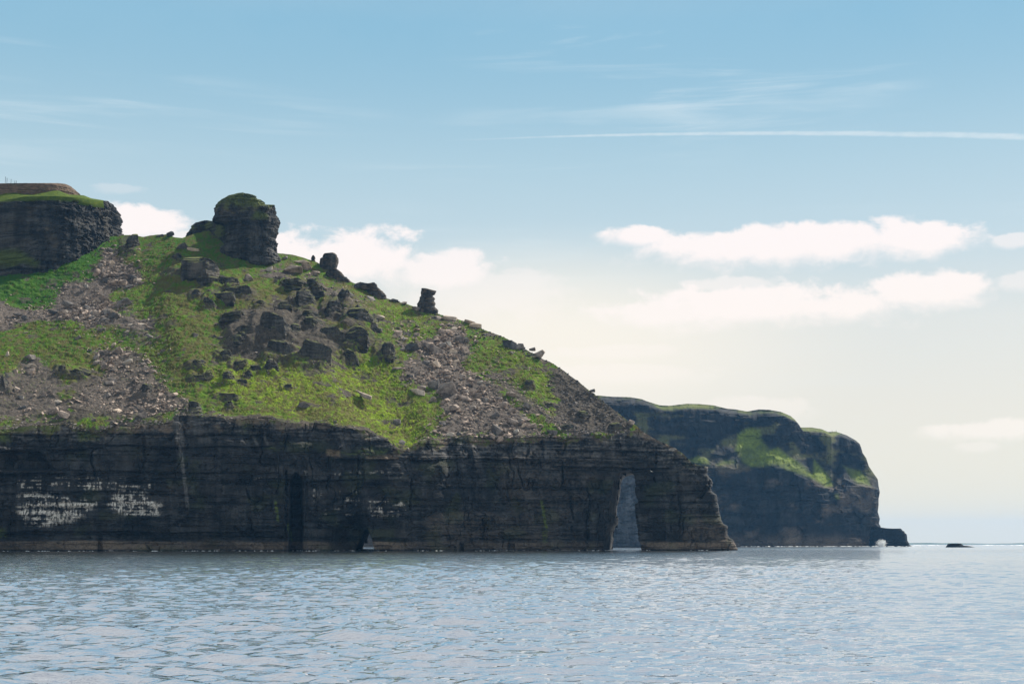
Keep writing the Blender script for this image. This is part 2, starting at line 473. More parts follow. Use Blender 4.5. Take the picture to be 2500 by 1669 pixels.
NU_A, NU_T, NVC, NVS = 1130, 130, 270, 330
XS = np.linspace(-200, 1560, NU_A)
_bx = np.linspace(-400, 1561, 980)
_bn = (6.5 + 6.0 * sstep(_bx, 1280, 1400)) * (1.0 * fbm(_bx / 26, 2.2, 0, 4, 19) + 0.35 * fbm(_bx / 6, 7.2, 0, 2, 20)) * sstep(1540 - _bx, 0, 120)
BROW = list(zip(_bx, blur(poly_at(BROW, _bx), 2.0) + _bn))
q_t = np.linspace(0, 1, NU_T + 1)[1:]


def Y0(x):
    x = np.asarray(x, float)
    return np.interp(x, [-400, 0, 640, 900, 1500, 1800], [722, 735, 752, 764, 800, 812]) \
        + 5.0 * vn(x / 210.0, 3.1, 0, 2) + 2.2 * vn(x / 60.0, 8.1, 0, 3)


YB_S = blur(poly_at(BROW, XS), 40)          # smoothed brow for the slope plane
# ---- cliff grid in pixel space
vq = np.linspace(0, 1, NVC)[:, None]
yb0 = 1327 + (H + 3.0) * F / Y0(XS)
xc = np.broadcast_to(XS, (NVC, NU_A)); yc = yb0 + (poly_at(BROW, XS) - yb0) * vq
# tip: a Coons patch between the x=1560 column, the traced right edge, the foot and the sloping top
Bx = 1560 + (1806 - 1560) * q_t; By = 1327 + (H + 3.0) * F / Y0(Bx)
Tx, Ty = along(TIPTOP, q_t)
Ry_path = along(TIPRIGHT, vq[:, 0], 0.0)
Rx, Ry = Ry_path
Lx, Ly = np.full(NVC, 1560.0), yc[:, -1]
Q = q_t[None, :]
def coons(Lc, Rc, Bc, Tc, b00, b10, t01, t11):
    return (1 - Q) * Lc[:, None] + Q * Rc[:, None] + (1 - vq) * Bc[None, :] + vq * Tc[None, :] \
        - ((1 - Q) * (1 - vq) * b00 + Q * (1 - vq) * b10 + (1 - Q) * vq * t01 + Q * vq * t11)
xt = coons(Lx, Rx, Bx, Tx, 1560, Rx[0], 1560, Tx[-1])
yt = coons(Ly, Ry, By, Ty, Ly[0], Ry[0], Ly[-1], Ty[-1])
PXc = np.concatenate([xc, xt], 1); PYc = np.concatenate([yc, yt], 1)
NUC = PXc.shape[1]
qcol = np.concatenate([np.zeros(NU_A), q_t])[None, :]


def cliff_depth(px, py, vv):
    """base depth of the face before bedding, metres"""
    Y = Y0(px)
    a, t = pix(px, py)
    z = H + t * Y
    Y = Y + 0.05 * z
    Y = Y + 5.5 * sstep(vv, 0.80, 1.0) * sstep(px, 1000, 1080) * (1 - sstep(px, 1330, 1420))
    Y = Y + 2.6 * sstep(vv, 0.84, 0.88) * (1 - sstep(px, 950, 1050))
    rough = 2.0 * fbm(px / 14.0, py / 14.0, 0, 3, 31)
    # recesses: dark slot, cave by the small arch, undercut at far left, alcove left of the large arch
    rec = 22.0 * sstep(sdpoly(px + rough, py + rough, [(704, 1352), (706, 1250), (708, 1170), (722, 1150), (738, 1165), (741, 1260), (741, 1352)]), -1, 5)
    rec = rec + 4.0 * sstep(sdpoly(px + rough, py, [(695, 1352), (690, 1140), (740, 1110), (752, 1140), (750, 1352)]), -2, 8)
    rec = rec + 17.0 * sstep(sdpoly(px + 2 * rough, py + rough, [(800, 1352), (812, 1290), (845, 1262), (880, 1262), (897, 1282), (915, 1352)]), -3, 22)
    rec = rec + 4.5 * sstep(sdpoly(px + rough, py, [(735, 1250), (760, 1210), (860, 1180), (900, 1240), (900, 1352), (770, 1352)]), -6, 30)
    rec = rec + 8.5 * sstep(sdpoly(px + rough, py + 0.4 * rough, [(-420, 1098), (100, 1098), (112, 1110), (135, 1148), (-420, 1148)]), -1, 5)
    rec = rec + 2.5 * sstep(sdpoly(px + rough, py, [(-420, 1150), (42, 1150), (40, 1352), (-420, 1352)]), -2, 6)
    rec = rec + 1.8 * sstep(sdpoly(px, py + 0.4 * rough, [(-420, 1300), (250, 1300), (690, 1309), (690, 1318), (-420, 1314)]), -2, 3)
    rec = rec + 4.0 * sstep(sdpoly(px + rough, py, [(238, 1352), (240, 1312), (251, 1312), (252, 1352)]), -1, 3)
    rec = rec + 4.5 * sstep(sdpoly(px + rough, py + rough, [(1428, 1172), (1440, 1164), (1470, 1170), (1475, 1205), (1440, 1190)]), -2, 10)
    rec = rec + 3.0 * sstep(sdpoly(px + rough, py, [(1085, 1185), (1080, 1100), (1105, 1085), (1122, 1110), (1126, 1180)]), -3, 12)
    rec = rec + 2.4 * sstep(sdpoly(px + rough, py, [(1312, 1120), (1318, 1075), (1326, 1075), (1330, 1120)]), -2, 4)
    rec = rec + 3.0 * sstep(sdpoly(px + rough, py, [(1120, 1352), (1121, 1325), (1132, 1325), (1134, 1352)]), -1, 3)
    rec = rec + 3.0 * sstep(sdpoly(px + rough, py, [(1236, 1352), (1238, 1326), (1256, 1326), (1258, 1352)]), -1, 3)
    return Y, rec


BED = Beds(11, 0.8, 6.5, 3, 22)
BED2 = Beds(12, 0.3, 1.1, 1.2, 6)
Yc_base, rec = cliff_depth(PXc, PYc, np.broadcast_to(vq, PXc.shape))
a_, t_ = pix(PXc, PYc)
Xw = a_ * Yc_base; Zw = H + t_ * Yc_base
s_ = Xw + 0.35 * Yc_base
bed = BED(s_, Zw); bed2 = BED2(s_, Zw)
pillar = fbm(s_ / 16.0, Zw / 60.0, 0, 3, 41)
lump = fbm(s_ / 3.2, Zw / 2.2, 0, 3, 51)
spall = sstep(fbm(s_ / 13.0, Zw / 8.0, 0, 3, 55), 0.10, 0.16) * 1.1 + sstep(fbm(s_ / 5.0, Zw / 4.5, 0, 3, 56), 0.16, 0.22) * 0.6
crack = sstep(np.abs(vn(s_ / 7.5 + 0.4 * vn(s_ / 4, Zw / 6, 0, 58), Zw / 55.0, 0, 57)), 0.035, 0.0) * sstep(vn(s_ / 25, Zw / 14, 0, 59), -0.1, 0.3)
butt = 4.2 * fbm(s_ / 38.0, Zw / 120.0, 0, 2, 44) + 1.6 * np.abs(fbm(s_ / 11.0, Zw / 50.0, 0, 2, 45))
disp = 1.35 * bed + 0.12 * bed2 + 2.6 * pillar + 0.6 * lump - 1.3 * spall - 2.0 * crack + butt
thin = sstep(Zw, 58, 44) if False else 1.0
wv = 5.0 * fbm(s_ / 30.0, 0.7, 0, 3, 46); wv2 = vn(s_ / 16.0, Zw / 30.0, 0, 47)
for (y0_, xa_, xb_, dep_, fall_) in ((1096, -420, 240, 3.2, 16), (1088, 240, 720, 2.2, 10), (1153, -420, 160, 2.6, 10), (1152, 160, 700, 1.6, 8), (1166, 560, 760, 1.8, 8), (1196, 20, 420, 1.4, 7), (1236, 30, 300, 1.2, 8),
                                    (1296, -420, 690, 2.2, 9), (1120, 820, 1340, 2.4, 10), (1139, 1340, 1740, 2.6, 12), (1190, 1040, 1480, 2.0, 9), (1255, 760, 1010, 1.8, 9), (1228, 1100, 1480, 1.3, 8), (1205, 1560, 1760, 1.6, 9),
                                    (1262, 1570, 1790, 1.6, 9), (1305, 1000, 1480, 1.4, 8), (1170, 700, 900, 2.0, 9), (1098, 1340, 1640, 1.6, 8), (1060, 0, 700, 1.3, 8)):
    dd_ = PYc + wv + 2.2 * wv2 - y0_
    on_ = sstep(PXc + 20 * wv2, xa_, xa_ + 25) * (1 - sstep(PXc + 20 * wv2, xb_ - 25, xb_)) * sstep(vn(s_ / 14.0, y0_ * 0.37, 0, 48), -0.75, -0.2)
    rec = rec + 1.3 * on_ * dep_ * np.where(dd_ > 0, np.exp(-np.maximum(dd_, 0) / fall_), 0)
for (x0_, ya_, yb_, dep_) in ((228, 1080, 1165, 2.4), (96, 1040, 1110, 1.6), (352, 1060, 1150, 1.5), (455, 1020, 1100, 1.8), (568, 1010, 1070, 2.2), (612, 1160, 1300, 1.6), (640, 1030, 1150, 1.8), (696, 1060, 1340, 2.4), (806, 1100, 1200, 1.8),
                             (872, 1110, 1260, 2.2), (1002, 1110, 1250, 1.6), (1180, 1190, 1335, 1.8), (1290, 1075, 1190, 1.8), (1321, 1072, 1150, 2.6), (1376, 1080, 1185, 2.8), (1394, 1170, 1330, 2.0), (1432, 1200, 1335, 1.6),
                             (1600, 1090, 1180, 1.8), (1655, 1170, 1300, 1.8)):
    xx_ = x0_ + 11.0 * fbm(PYc / 34.0, x0_ * 1.3, 0, 4, 49) + 2.0 * wv2
    rec = rec + dep_ * sstep(vn(PYc / 17.0, x0_ * 0.7, 0, 50), -0.55, 0.1) * sstep(np.abs(PXc - xx_), 4.2, 0.8) * sstep(PYc, ya_ - 5, ya_ + 8) * (1 - sstep(PYc, yb_ - 10, yb_ + 4))
Yc = Yc_base + rec - disp
# the foot: a proud wave-worn ledge
foot = sstep(6.0 - Zw, 0, 1.2) * (1.4 + 0.8 * vn(s_ / 9, 1.1, 0, 61))
Yc = Yc - foot
# round the tip backwards
qq = np.clip(qcol, 0, 1)
Yc = Yc + 7.0 * (1 - np.sqrt(np.clip(1 - 0.985 * qq ** 40, 0, 1)))
Pc = world(PXc, PYc, Yc)
Pc[..., 0] += 0.45 * (bed + 0.4 * bed2) * sstep(qcol, 0.75, 1.0)
Pc[0, :, 2] = np.minimum(Pc[0, :, 2], -2.0)

# arch openings in world X-Z on the face plane; the tunnel axis leans
def hole_poly(pl, dl, top):
    P = []
    cx = np.mean([p[0] for p in pl]); my = min(p[1] for p in pl)
    for (x, y) in pl:
        xx = x - dl if x < cx else x
        yy = y - top * np.clip((1345 - y) / (1345 - my), 0, 1) ** 2
        a, t = pix(xx, yy); Yh = float(Y0(cx))
        P.append((float(a * Yh), float(H + t * Yh)))
    return P, float(Y0(cx))


HOLES = []
for pl, dl, top, lean, depth, flare in ((ARCH, 10, 5, 0.066, 62.0, 0.0), (CAVE, 3, 2, 0.02, 330.0, 0.0016)):
    P, Yh = hole_poly(pl, dl, top)
    a0 = float(pix(np.mean([p[0] for p in pl]), 1300)[0])
    HOLES.append(dict(P=P, Y=Yh, D=a0 + lean, depth=depth, flare=flare, cx=float(np.mean([p[0] for p in P]))))


def in_hole(P, grow=0.0):
    m = np.zeros(P.shape[:-1], bool)
    for h in HOLES:
        k = P[..., 1] - h['Y']
        X = P[..., 0] - k * h['D']; Z = P[..., 2]
        sc = 1 + h['flare'] * np.maximum(k, 0)
        X = h['cx'] + (X - h['cx']) / sc; Z = Z / sc
        m |= inpoly(X, Z, h['P'])
    return m


def kept_quads(P):
    cen = (P[:-1, :-1] + P[1:, :-1] + P[:-1, 1:] + P[1:, 1:]) / 4
    return ~in_hole(cen)


keepc = kept_quads(Pc)

# ---- cliff stains (vertex masks: guano, green, brown, pale)
gu = np.zeros(PXc.shape); grn = np.zeros(PXc.shape); brw = np.zeros(PXc.shape); pal = np.zeros(PXc.shape)
hn = fbm(s_ / 13.0, Zw / 0.9, 0, 4, 71); gdr = 0.5 * fbm(s_ / 2.4, Zw / 1.5, 0, 4, 74) + 0.45 * fbm(s_ / 0.7, Zw / 3.4, 0, 3, 75); hn2 = fbm(s_ / 1.1, Zw / 0.9, 0, 3, 72)
wob = 9 * fbm(s_ / 6, Zw / 4, 0, 3, 73)
def guano(poly, thr, amt=1.0, feather=14):
    global gu
    e = sstep(sdpoly(PXc + wob, PYc + 0.3 * wob, poly), -feather * 0.3, feather)
    gu = np.maximum(gu, amt * e * sstep(0.55 * hn + 0.9 * gdr + 0.30 * e, thr, thr + 0.26))
guano([(38, 1200), (110, 1195), (190, 1212), (242, 1216), (246, 1240), (205, 1262), (185, 1275), (120, 1290), (60, 1285), (38, 1250)], 0.16)
guano([(70, 1225), (150, 1220), (240, 1222), (240, 1240), (120, 1245), (70, 1245)], 0.0)
guano([(285, 1190), (345, 1188), (370, 1215), (395, 1225), (392, 1258), (340, 1264), (285, 1258), (262, 1232)], 0.14)
guano([(300, 1220), (380, 1220), (380, 1232), (300, 1232)], -0.1, 1.0, 6)
guano([(300, 1249), (388, 1249), (388, 1259), (300, 1259)], -0.1, 1.0, 6)
guano([(70, 1249), (190, 1249), (190, 1258), (70, 1258)], -0.05, 0.9, 6)
guano([(40, 1160), (380, 1160), (380, 1200), (40, 1200)], 0.42, 0.8)
guano([(895, 1212), (1000, 1212), (1000, 1268), (895, 1268)], 0.42, .6)
guano([(905, 1255), (975, 1255), (975, 1263), (905, 1263)], -0.1, 0.9, 6)
guano([(735, 1140), (1000, 1145), (1000, 1168), (735, 1168)], 0.50, 0.5)
guano([(740, 1175), (880, 1175), (890, 1290), (760, 1290)], 0.60, 0.5)
guano([(590, 1155), (700, 1155), (700, 1175), (590, 1175)], 0.48, 0.7)
def strip(x0, y0, x1, y1, wd, arr, amt):
    t = np.clip((PYc - y0) / (y1 - y0), 0, 1)
    d = np.abs(PXc + 0.35 * wob - (x0 + (x1 - x0) * t))
    e = sstep(d, wd, wd * 0.4) * sstep(PYc, y0 - 6, y0 + 6) * (1 - sstep(PYc, y1 - 6, y1 + 6))
    return np.maximum(arr, amt * e)
algae = np.zeros(PXc.shape)
for args in ((673, 1222, 678, 1272, 5, 1.0), (704, 1278, 711, 1322, 6, .9), (1322, 1222, 1334, 1296, 5, 1.0), (1330, 1290, 1330, 1325, 8, .5), (2, 1290, 6, 1312, 16, .6)):
    algae = strip(*args[:5], algae, args[5])
algae *= sstep(hn2, -0.5, 0.1)
for args in ((440, 1085, 458, 1240, 6, .7), (432, 1015, 442, 1090, 14, .55), (618, 1060, 628, 1085, 5, .6), (645, 1060, 652, 1085, 5, .6), (830, 1060, 838, 1090, 6, .4),
             (470, 1020, 500, 1080, 24, .3), (1480, 1070, 1500, 1120, 20, .25)):
    pal = strip(*args[:5], pal, args[5])
pal = np.maximum(pal, 0.6 * sstep(PXc, 1000, 1100) * sstep(hn + 0.7 * hn2, -0.1, 0.45) * sstep(np.broadcast_to(vq, PXc.shape), 0.70, 0.9))
pal = np.maximum(pal, 0.7 * sstep(hn + 0.6 * hn2, -0.05, 0.5) * sstep(np.broadcast_to(vq, PXc.shape), 0.84, 0.95))
def patch(poly, amt, arr, thr=-0.1, feather=16):
    e = sstep(sdpoly(PXc + wob, PYc + wob, poly), -4, feather)
    return np.maximum(arr, amt * e * sstep(hn * 0.5 + 0.6 * hn2, thr - 0.25, thr + 0.25))
for poly in ([(-200, 1046), (30, 1048), (28, 1078), (-200, 1082)], [(185, 1050), (255, 1052), (240, 1076), (190, 1080)], [(590, 1020), (612, 1030), (598, 1060), (585, 1040)],
             [(660, 1085), (700, 1088), (700, 1100), (640, 1098)], [(880, 1090), (960, 1090), (940, 1112), (800, 1108)]):
    grn = patch(poly, 0.9, grn)
grn = np.maximum(grn, 0.13 * sstep(fbm(s_ / 12, Zw / 9, 0, 3, 77), 0.18, 0.5))
brw = np.maximum(brw, 0.85 * sstep(5.4 - Zw + 1.2 * hn, 0, 1.5) * sstep(Zw, 0.3, 1.4) * (0.55 + 0.45 * vn(s_ / 22, 2.2, 0, 78)))
brw = patch([(1040, 1255), (1180, 1240), (1330, 1290), (1480, 1320), (1480, 1350), (1040, 1350)], 0.2, brw)
brw = patch([(1190, 1120), (1330, 1080), (1480, 1100), (1460, 1200), (1340, 1330), (1270, 1330)], 0.12, brw)
brw = patch([(1660, 1300), (1700, 1250), (1760, 1260), (1800, 1345), (1660, 1345)], 0.28, brw)
ochre = patch([(800, 1100), (830, 1100), (830, 1115), (800, 1115)], 0.8, np.zeros(PXc.shape), -0.5, 4)
ochre = np.maximum(ochre, patch([(890, 1110), (970, 1110), (970, 1120), (890, 1120)], 0.6, np.zeros(PXc.shape), -0.3, 5))
brw = np.maximum(brw, ochre)
vtop = np.broadcast_to(vq, PXc.shape) + 0.13 * fbm(s_ / 9, Zw / 7, 0, 4, 79)
brw = np.maximum(brw, 0.55 * sstep(vtop, 0.945, 1.0)); grn = np.maximum(grn, 0.8 * sstep(vtop, 0.96, 1.01) * sstep(hn2 + fbm(s_ / 20, 1.0, 0, 2, 80), 0.0, 0.3))
maskc = np.stack([gu, np.maximum(grn, algae), brw, pal], -1)

# ---- slope grid
vs = np.linspace(0, 1, NVS)[:, None]
xs_ = np.broadcast_to(XS, (NVS, NU_A))
brow_y = poly_at(BROW, XS); rid_y = np.minimum(poly_at(RIDGE, XS), brow_y - 0.4)
ys_ = brow_y + (rid_y - brow_y) * vs
Yb_raw = blur((Yc_base + np.zeros_like(Yc_base))[-1, :NU_A], 25)
a_b, t_b = pix(XS, YB_S)
zb = H + t_b * Yb_raw
G = 0.74 + 0.05 * vn(XS / 260, 5.5, 0, 81)
a_s, t_s = pix(xs_, ys_)
Ys = (G * Yb_raw - zb + H) / (G - t_s)
Ys = np.maximum(Ys, Yb_raw - 1.0)
Xs = a_s * Ys; Zs = H + t_s * Ys
# relief along the plane normal
edge = np.minimum(sstep(vs, 0.0, 0.05), 1.0)
edge_r = 1 - 0.75 * sstep(vs, 0.86, 1.0)
relief = 3.2 * fbm(Xs / 46, Zs / 38, Ys / 60, 3, 91) + 1.15 * fbm(Xs / 11, Zs / 8, Ys / 14, 3, 92)
tuft = 0.62 * fbm(Xs / 4.2, Zs / 2.6, Ys / 4.6, 3, 93) + 0.50 * fbm(Xs / 1.5, Zs / 1.0, Ys / 1.6, 2, 95)
rockn = np.abs(fbm(Xs / 4.5, Zs / 3.2, Ys / 5, 3, 94))
OUTC = [
    ('wide dark layered outcrop in grass below and left of the domed stack', 467, 678, 94, 48, 0),
    ('craggy dark outcrop directly below the domed stack, upper of a pair', 552, 698, 62, 38, .3),
    ('long sloping dark outcrop below the domed stack tapering down to the right', 585, 719, 64, 26, 0),
    ('blocky dark outcrop low in the cluster below the domed stack', 543, 730, 58, 28, 0),
    ('small flat dark outcrop left of the cluster below the domed stack', 476, 731, 24, 15, 0),
    ('small dark knob at the lower left of the cluster below the domed stack', 510, 749, 28, 18, .2),
    ('small dark hooked outcrop alone in mid slope grass', 635, 752, 27, 15, 0),
    ('thin flat-topped dark outcrop left of the big round dark knob', 690, 757, 38, 16, 0),
    ('big round dark knob in the upper middle of the slope', 735, 744, 51, 43, 0),
    ('dark jagged outcrop above and right of the round knob', 765, 711, 50, 36, .4),
    ('rubbly grey outcrop below the block-shaped boulders near the ridge', 712, 701, 50, 28, .8),
    ('stepped pillar-like dark outcrop with a pale top stone', 805, 765, 38, 40, 0),
    ('rough brownish outcrop right of the jagged one near the skyline slope', 836, 740, 38, 32, .5),
    ('large dark bluff with a flat bedded top right of centre slope', 876, 788, 74, 52, 0),
    ('square dark bluff above the bright meadow left of the two grey slabs', 937, 865, 44, 32, 0),
    ('left half of the broad brown-grey rock face in mid slope', 595, 826, 64, 46, 0),
    ('right larger half of the broad brown-grey rock face in mid slope', 665, 818, 80, 56, 0),
    ('low dark apron of rock under the broad mid slope rock face', 587, 845, 66, 26, .3),
    ('dark ledge between the broad rock face and the meadow', 681, 866, 72, 38, 0),
    ('big dark bulging overhang right above the bright meadow', 760, 876, 84, 48, 0),
    ('ragged dark outcrop left above the broad mid slope face', 571, 781, 52, 24, .4),
    ('pale-topped rubbly outcrop above the dark band in mid slope', 754, 786, 46, 26, .5),
    ('dark band of rock right above the brown gully', 758, 806, 58, 20, 0),
    ('small dark knob just right of the broad rock face', 720, 824, 28, 24, 0),
    ('long dark rock band running right in the brown gully', 800, 827, 66, 24, .2),
    ('dark mossy outcrop below the large right bluff', 874, 835, 58, 40, .4),
    ('dark oval outcrop at the right end of the gully rocks', 853, 866, 40, 22, 0),
    ('ragged dark outcrop in olive grass left of the dark apron', 542, 868, 36, 17, .3),
    ('flat dark outcrop leftmost in the olive meadow', 481, 898, 40, 19, 0),
    ('short dark outcrop right below the leftmost meadow one', 507, 915, 24, 18, 0),
    ('thin dark outcrop lowest of the left meadow group', 484, 926, 38, 16, .2),
    ('long low dark outcrop upper in the meadow group', 582, 889, 42, 17, .2),
    ('dark slanting outcrop right in the meadow group', 620, 901, 36, 21, 0),
    ('small dark outcrop below the slanting meadow one', 604, 915, 21, 13, 0),
    ('tall ragged dark outcrop at the meadow top under the ledge', 657, 898, 30, 28, .4),
    ('dark split outcrop central in the meadow group', 555, 922, 28, 28, .4),
    ('low dark outcrop beside the split meadow one', 588, 929, 30, 11, 0),
    ('long faint dark outcrop lower in the olive meadow', 546, 963, 52, 15, .2),
    ('small black outcrop lowest in the left meadow', 560, 983, 16, 13, 0),
    ('pointed dark outcrop central in the bright meadow', 698, 939, 28, 15, .1),
    ('craggy outcrop in the saddle just right of the crag', 315, 602, 42, 40, .3),
    ('dark outcrop in grass on the saddle below the slab pair', 427, 643, 32, 16, .3),
    ('dark knob in the right hand grass below the skyline boulders', 1293, 940, 26, 19, .2),
    ('flat dark outcrop low in the right hand grass strip', 1338, 985, 28, 13, .2),
    ('dark pointed outcrop in the lower left rubble', 150, 905, 30, 22, .1),
    ('broad dark outcrop right of the pointed one in the lower left rubble', 186, 912, 50, 25, .2),
    ('dark outcrop at the left edge above the sea cliff', 8, 940, 40, 36, .3),
    ('dark outcrop in brown earth over the cliff brow at left', 350, 960, 34, 32, .5),
    ('dark rocky knob over the cliff brow beside the brown gully', 470, 995, 40, 22, .5),
    ('bare dark bluff high on the brown right hand slope', 1420, 1008, 46, 26, .4),
    ('bare dark bluff over the large arch on the brown slope', 1500, 1042, 40, 22, .3),
    ('dark low outcrop on the brown slope left of the arch bluff', 1385, 1045, 44, 20, .4),
]

# turf banked over and round each outcrop
for (lb, cx, cy, wd, hg, rb) in OUTC:
    c0, c1 = np.searchsorted(XS, [cx - wd * 1.1, cx + wd * 1.1])
    if c1 <= c0: continue
    sl = np.s_[:, c0:c1]
    u_ = np.abs(xs_[sl] - cx + 0.12 * wd * vn(ys_[sl] / 9, cx, 0, 96)) / (wd / 2); v_ = (cy + hg / 2 - ys_[sl]) / hg
    relief[sl] = relief[sl] + 0.27 * hg * 0.24 * sstep(v_, -0.12, 0.16) * (1 - sstep(v_, 0.7, 2.0)) * (1 - sstep(u_, 0.75, 1.45))
# traced gullies and swells: (poly, metres)
for poly, amt, fe in (([(840, 840), (800, 900), (850, 1000), (900, 1050), (960, 1100), (1000, 1110), (1040, 1060), (1010, 960), (960, 900)], -5.0, 50),
                      ([(150, 660), (270, 590), (340, 650), (340, 700), (260, 750), (100, 760), (0, 790), (0, 730)], -2.0, 30),
                      ([(360, 640), (420, 600), (560, 680), (540, 860), (480, 960), (400, 900), (370, 780)], 3.5, 60),
                      ([(560, 690), (880, 700), (900, 840), (700, 900), (540, 850)], 2.0, 60),
                      ([(1330, 900), (1480, 1000), (1560, 1060), (1380, 1060), (1300, 960)], -2.0, 30)):
    relief = relief + amt * sstep(sdpoly(xs_, ys_, poly), -fe * 0.4, fe)


# ---- what grows where (masks: grass, hue, brown, scree)
ragg = 34 * fbm(Xs / 13, Zs / 9, Ys / 13, 5, 101, 0.62)
def region(poly, feather=24, rag=1.0):
    return sstep(sdpoly(xs_ + rag * ragg, ys_ + 0.7 * rag * ragg, poly), -feather * 0.5, feather)
SC_A = [(-200, 700), (0, 722), (32, 738), (105, 738), (150, 681), (220, 671), (255, 604), (274, 598), (306, 639), (344, 661), (348, 697), (319, 706), (287, 706),
        (261, 735), (332, 748), (287, 767), (271, 792), (198, 783), (89, 779), (0, 795), (-200, 800)]
SC_B = [(191, 850), (290, 838), (340, 850), (383, 898), (415, 946), (478, 984), (510, 1006), (430, 1009), (287, 1028), (160, 984), (223, 930), (249, 898)]
SC_C = [(-200, 900), (0, 905), (57, 869), (128, 882), (160, 930), (166, 1016), (64, 1032), (-200, 1040)]
SC_D = [(955, 795), (985, 832), (1060, 828), (1078, 790), (1130, 785), (1155, 850), (1130, 900), (1200, 930), (1260, 990), (1330, 1050), (1370, 1066), (1140, 1066),
        (1045, 1068), (1080, 1010), (1060, 950), (975, 928), (990, 890), (1030, 876), (960, 850)]
SC_E = [(1060, 765), (1150, 785), (1260, 838), (1330, 875), (1300, 880), (1200, 830), (1130, 800), (1060, 780)]
SC_F = [(1352, 885), (1440, 950), (1560, 1046), (1520, 1066), (1400, 1067), (1345, 1010), (1370, 940)]
SC_G = [(180, 740), (300, 720), (390, 800), (400, 860), (330, 860), (280, 820), (180, 815)]
SC_H = [(640, 600), (740, 640), (900, 720), (960, 770), (900, 790), (800, 740), (640, 690)]
SC_I = [(800, 880), (818, 890), (850, 960), (842, 975), (812, 930)]
SC_J = [(1190, 880), (1290, 960), (1440, 1066), (1400, 1067), (1250, 980), (1170, 900)]
grass = np.ones(xs_.shape); scree = np.zeros(xs_.shape); hue = np.full(xs_.shape, 0.45); brown = np.full(xs_.shape, 0.48)
for poly, amt, rub in ((SC_A, 1.0, 1.0), (SC_B, .66, .6), (SC_C, .64, .5), (SC_D, .92, .8), (SC_E, .5, .8), (SC_F, 1.0, .18), (SC_G, .5, .8), (SC_H, .42, .6), (SC_I, .85, .7), (SC_J, .75, .5)):
    r = region(poly)
    grass = np.minimum(grass, 1 - amt * r); scree = np.maximum(scree, rub * r)
bare = region([(160, 920), (300, 900), (420, 960), (510, 1006), (420, 1030), (60, 1045), (150, 1000)], 30)
grass = np.minimum(grass, 1 - 0.72 * bare)
mid = region([(540, 740), (720, 730), (830, 790), (880, 850), (830, 900), (760, 900), (640, 900), (500, 860)], 50)
grass = np.minimum(grass, 1 - 0.70 * mid)
grass = np.minimum(grass, 1 - 0.50 * region([(930, 1060), (1000, 1110), (1060, 1068), (1050, 1040), (1030, 1060), (990, 1100)], 10))
grass = np.minimum(grass, 1 - 0.45 * region([(-200, 1010), (140, 1000), (160, 1040), (-200, 1055)], 20))
grass = np.minimum(grass, 1 - 0.6 * sstep(vs, 0.05, 0.005) * (brow_y < 1120))
grass = grass - 0.55 * sstep(fbm(Xs / 10, Zs / 5, Ys / 10, 4, 102), 0.10, 0.42) - 0.35 * sstep(fbm(Xs / 4, Zs / 2.2, Ys / 4, 3, 103), 0.2, 0.5)
grass = grass - 0.5 * region([(1270, 830), (1330, 870), (1420, 930), (1560, 1040), (1520, 1066), (1390, 1062), (1330, 960)], 40, 1.5)
grass = np.clip(grass, 0, 1)
def setp(arr, poly, val, fe=60):
    r = region(poly, fe, 1.6)
    return arr * (1 - r) + val * r
hue = setp(hue, [(-200, 560), (290, 570), (280, 640), (120, 740), (-200, 740)], 0.08, 30)
hue = setp(hue, [(290, 570), (640, 560), (700, 640), (560, 660), (420, 620), (330, 680)], 0.22, 40)
hue = setp(hue, [(-200, 780), (330, 760), (300, 860), (-200, 900)], 0.42, 40)
hue = setp(hue, [(470, 900), (600, 850), (800, 880), (860, 860), (1000, 850), (980, 930), (1070, 980), (1050, 1060), (980, 1110), (900, 1050), (640, 1020), (520, 1010)], 0.82, 60)
hue = setp(hue, [(520, 980), (660, 960), (640, 1030), (540, 1025)], 0.55, 20)
hue = setp(hue, [(900, 700), (1060, 770), (1040, 830), (960, 850), (900, 790)], 0.6, 30)
hue = setp(hue, [(1150, 800), (1280, 850), (1390, 960), (1420, 1050), (1330, 1000), (1200, 880)], 0.62, 30)
brown = setp(brown, [(370, 660), (480, 640), (560, 760), (540, 860), (470, 960), (420, 920), (380, 800)], 0.62, 40)
brown = setp(brown, [(560, 680), (900, 700), (920, 860), (700, 880), (540, 860)], 0.75, 50)
brown = setp(brown, [(700, 940), (880, 960), (940, 1050), (720, 1030)], 0.65, 30)
brown = setp(brown, [(-200, 820), (330, 830), (430, 960), (300, 1040), (-200, 1040)], 0.6, 50)
brown = setp(brown, [(-200, 560), (290, 570), (280, 640), (120, 740), (-200, 740)], 0.05, 30)
brown = setp(brown, [(1150, 880), (1300, 880), (1400, 1000), (1340, 1010)], 0.5, 30)
for (lb, cx, cy, wd, hg, rb) in OUTC:
    c0, c1 = np.searchsorted(XS, [cx - wd * 1.3, cx + wd * 1.3])
    if c1 <= c0: continue
    sl = np.s_[:, c0:c1]
    e_ = 1 - ((xs_[sl] - cx) / (wd * .82)) ** 2 - ((ys_[sl] - cy - 0.1 * hg) / (hg * .85)) ** 2
    grass[sl] = np.minimum(grass[sl], 1 - 0.55 * sstep(e_ + 0.045 * ragg[sl], -0.1, 0.8))
masks_ = np.stack([grass, hue, brown, scree], -1)

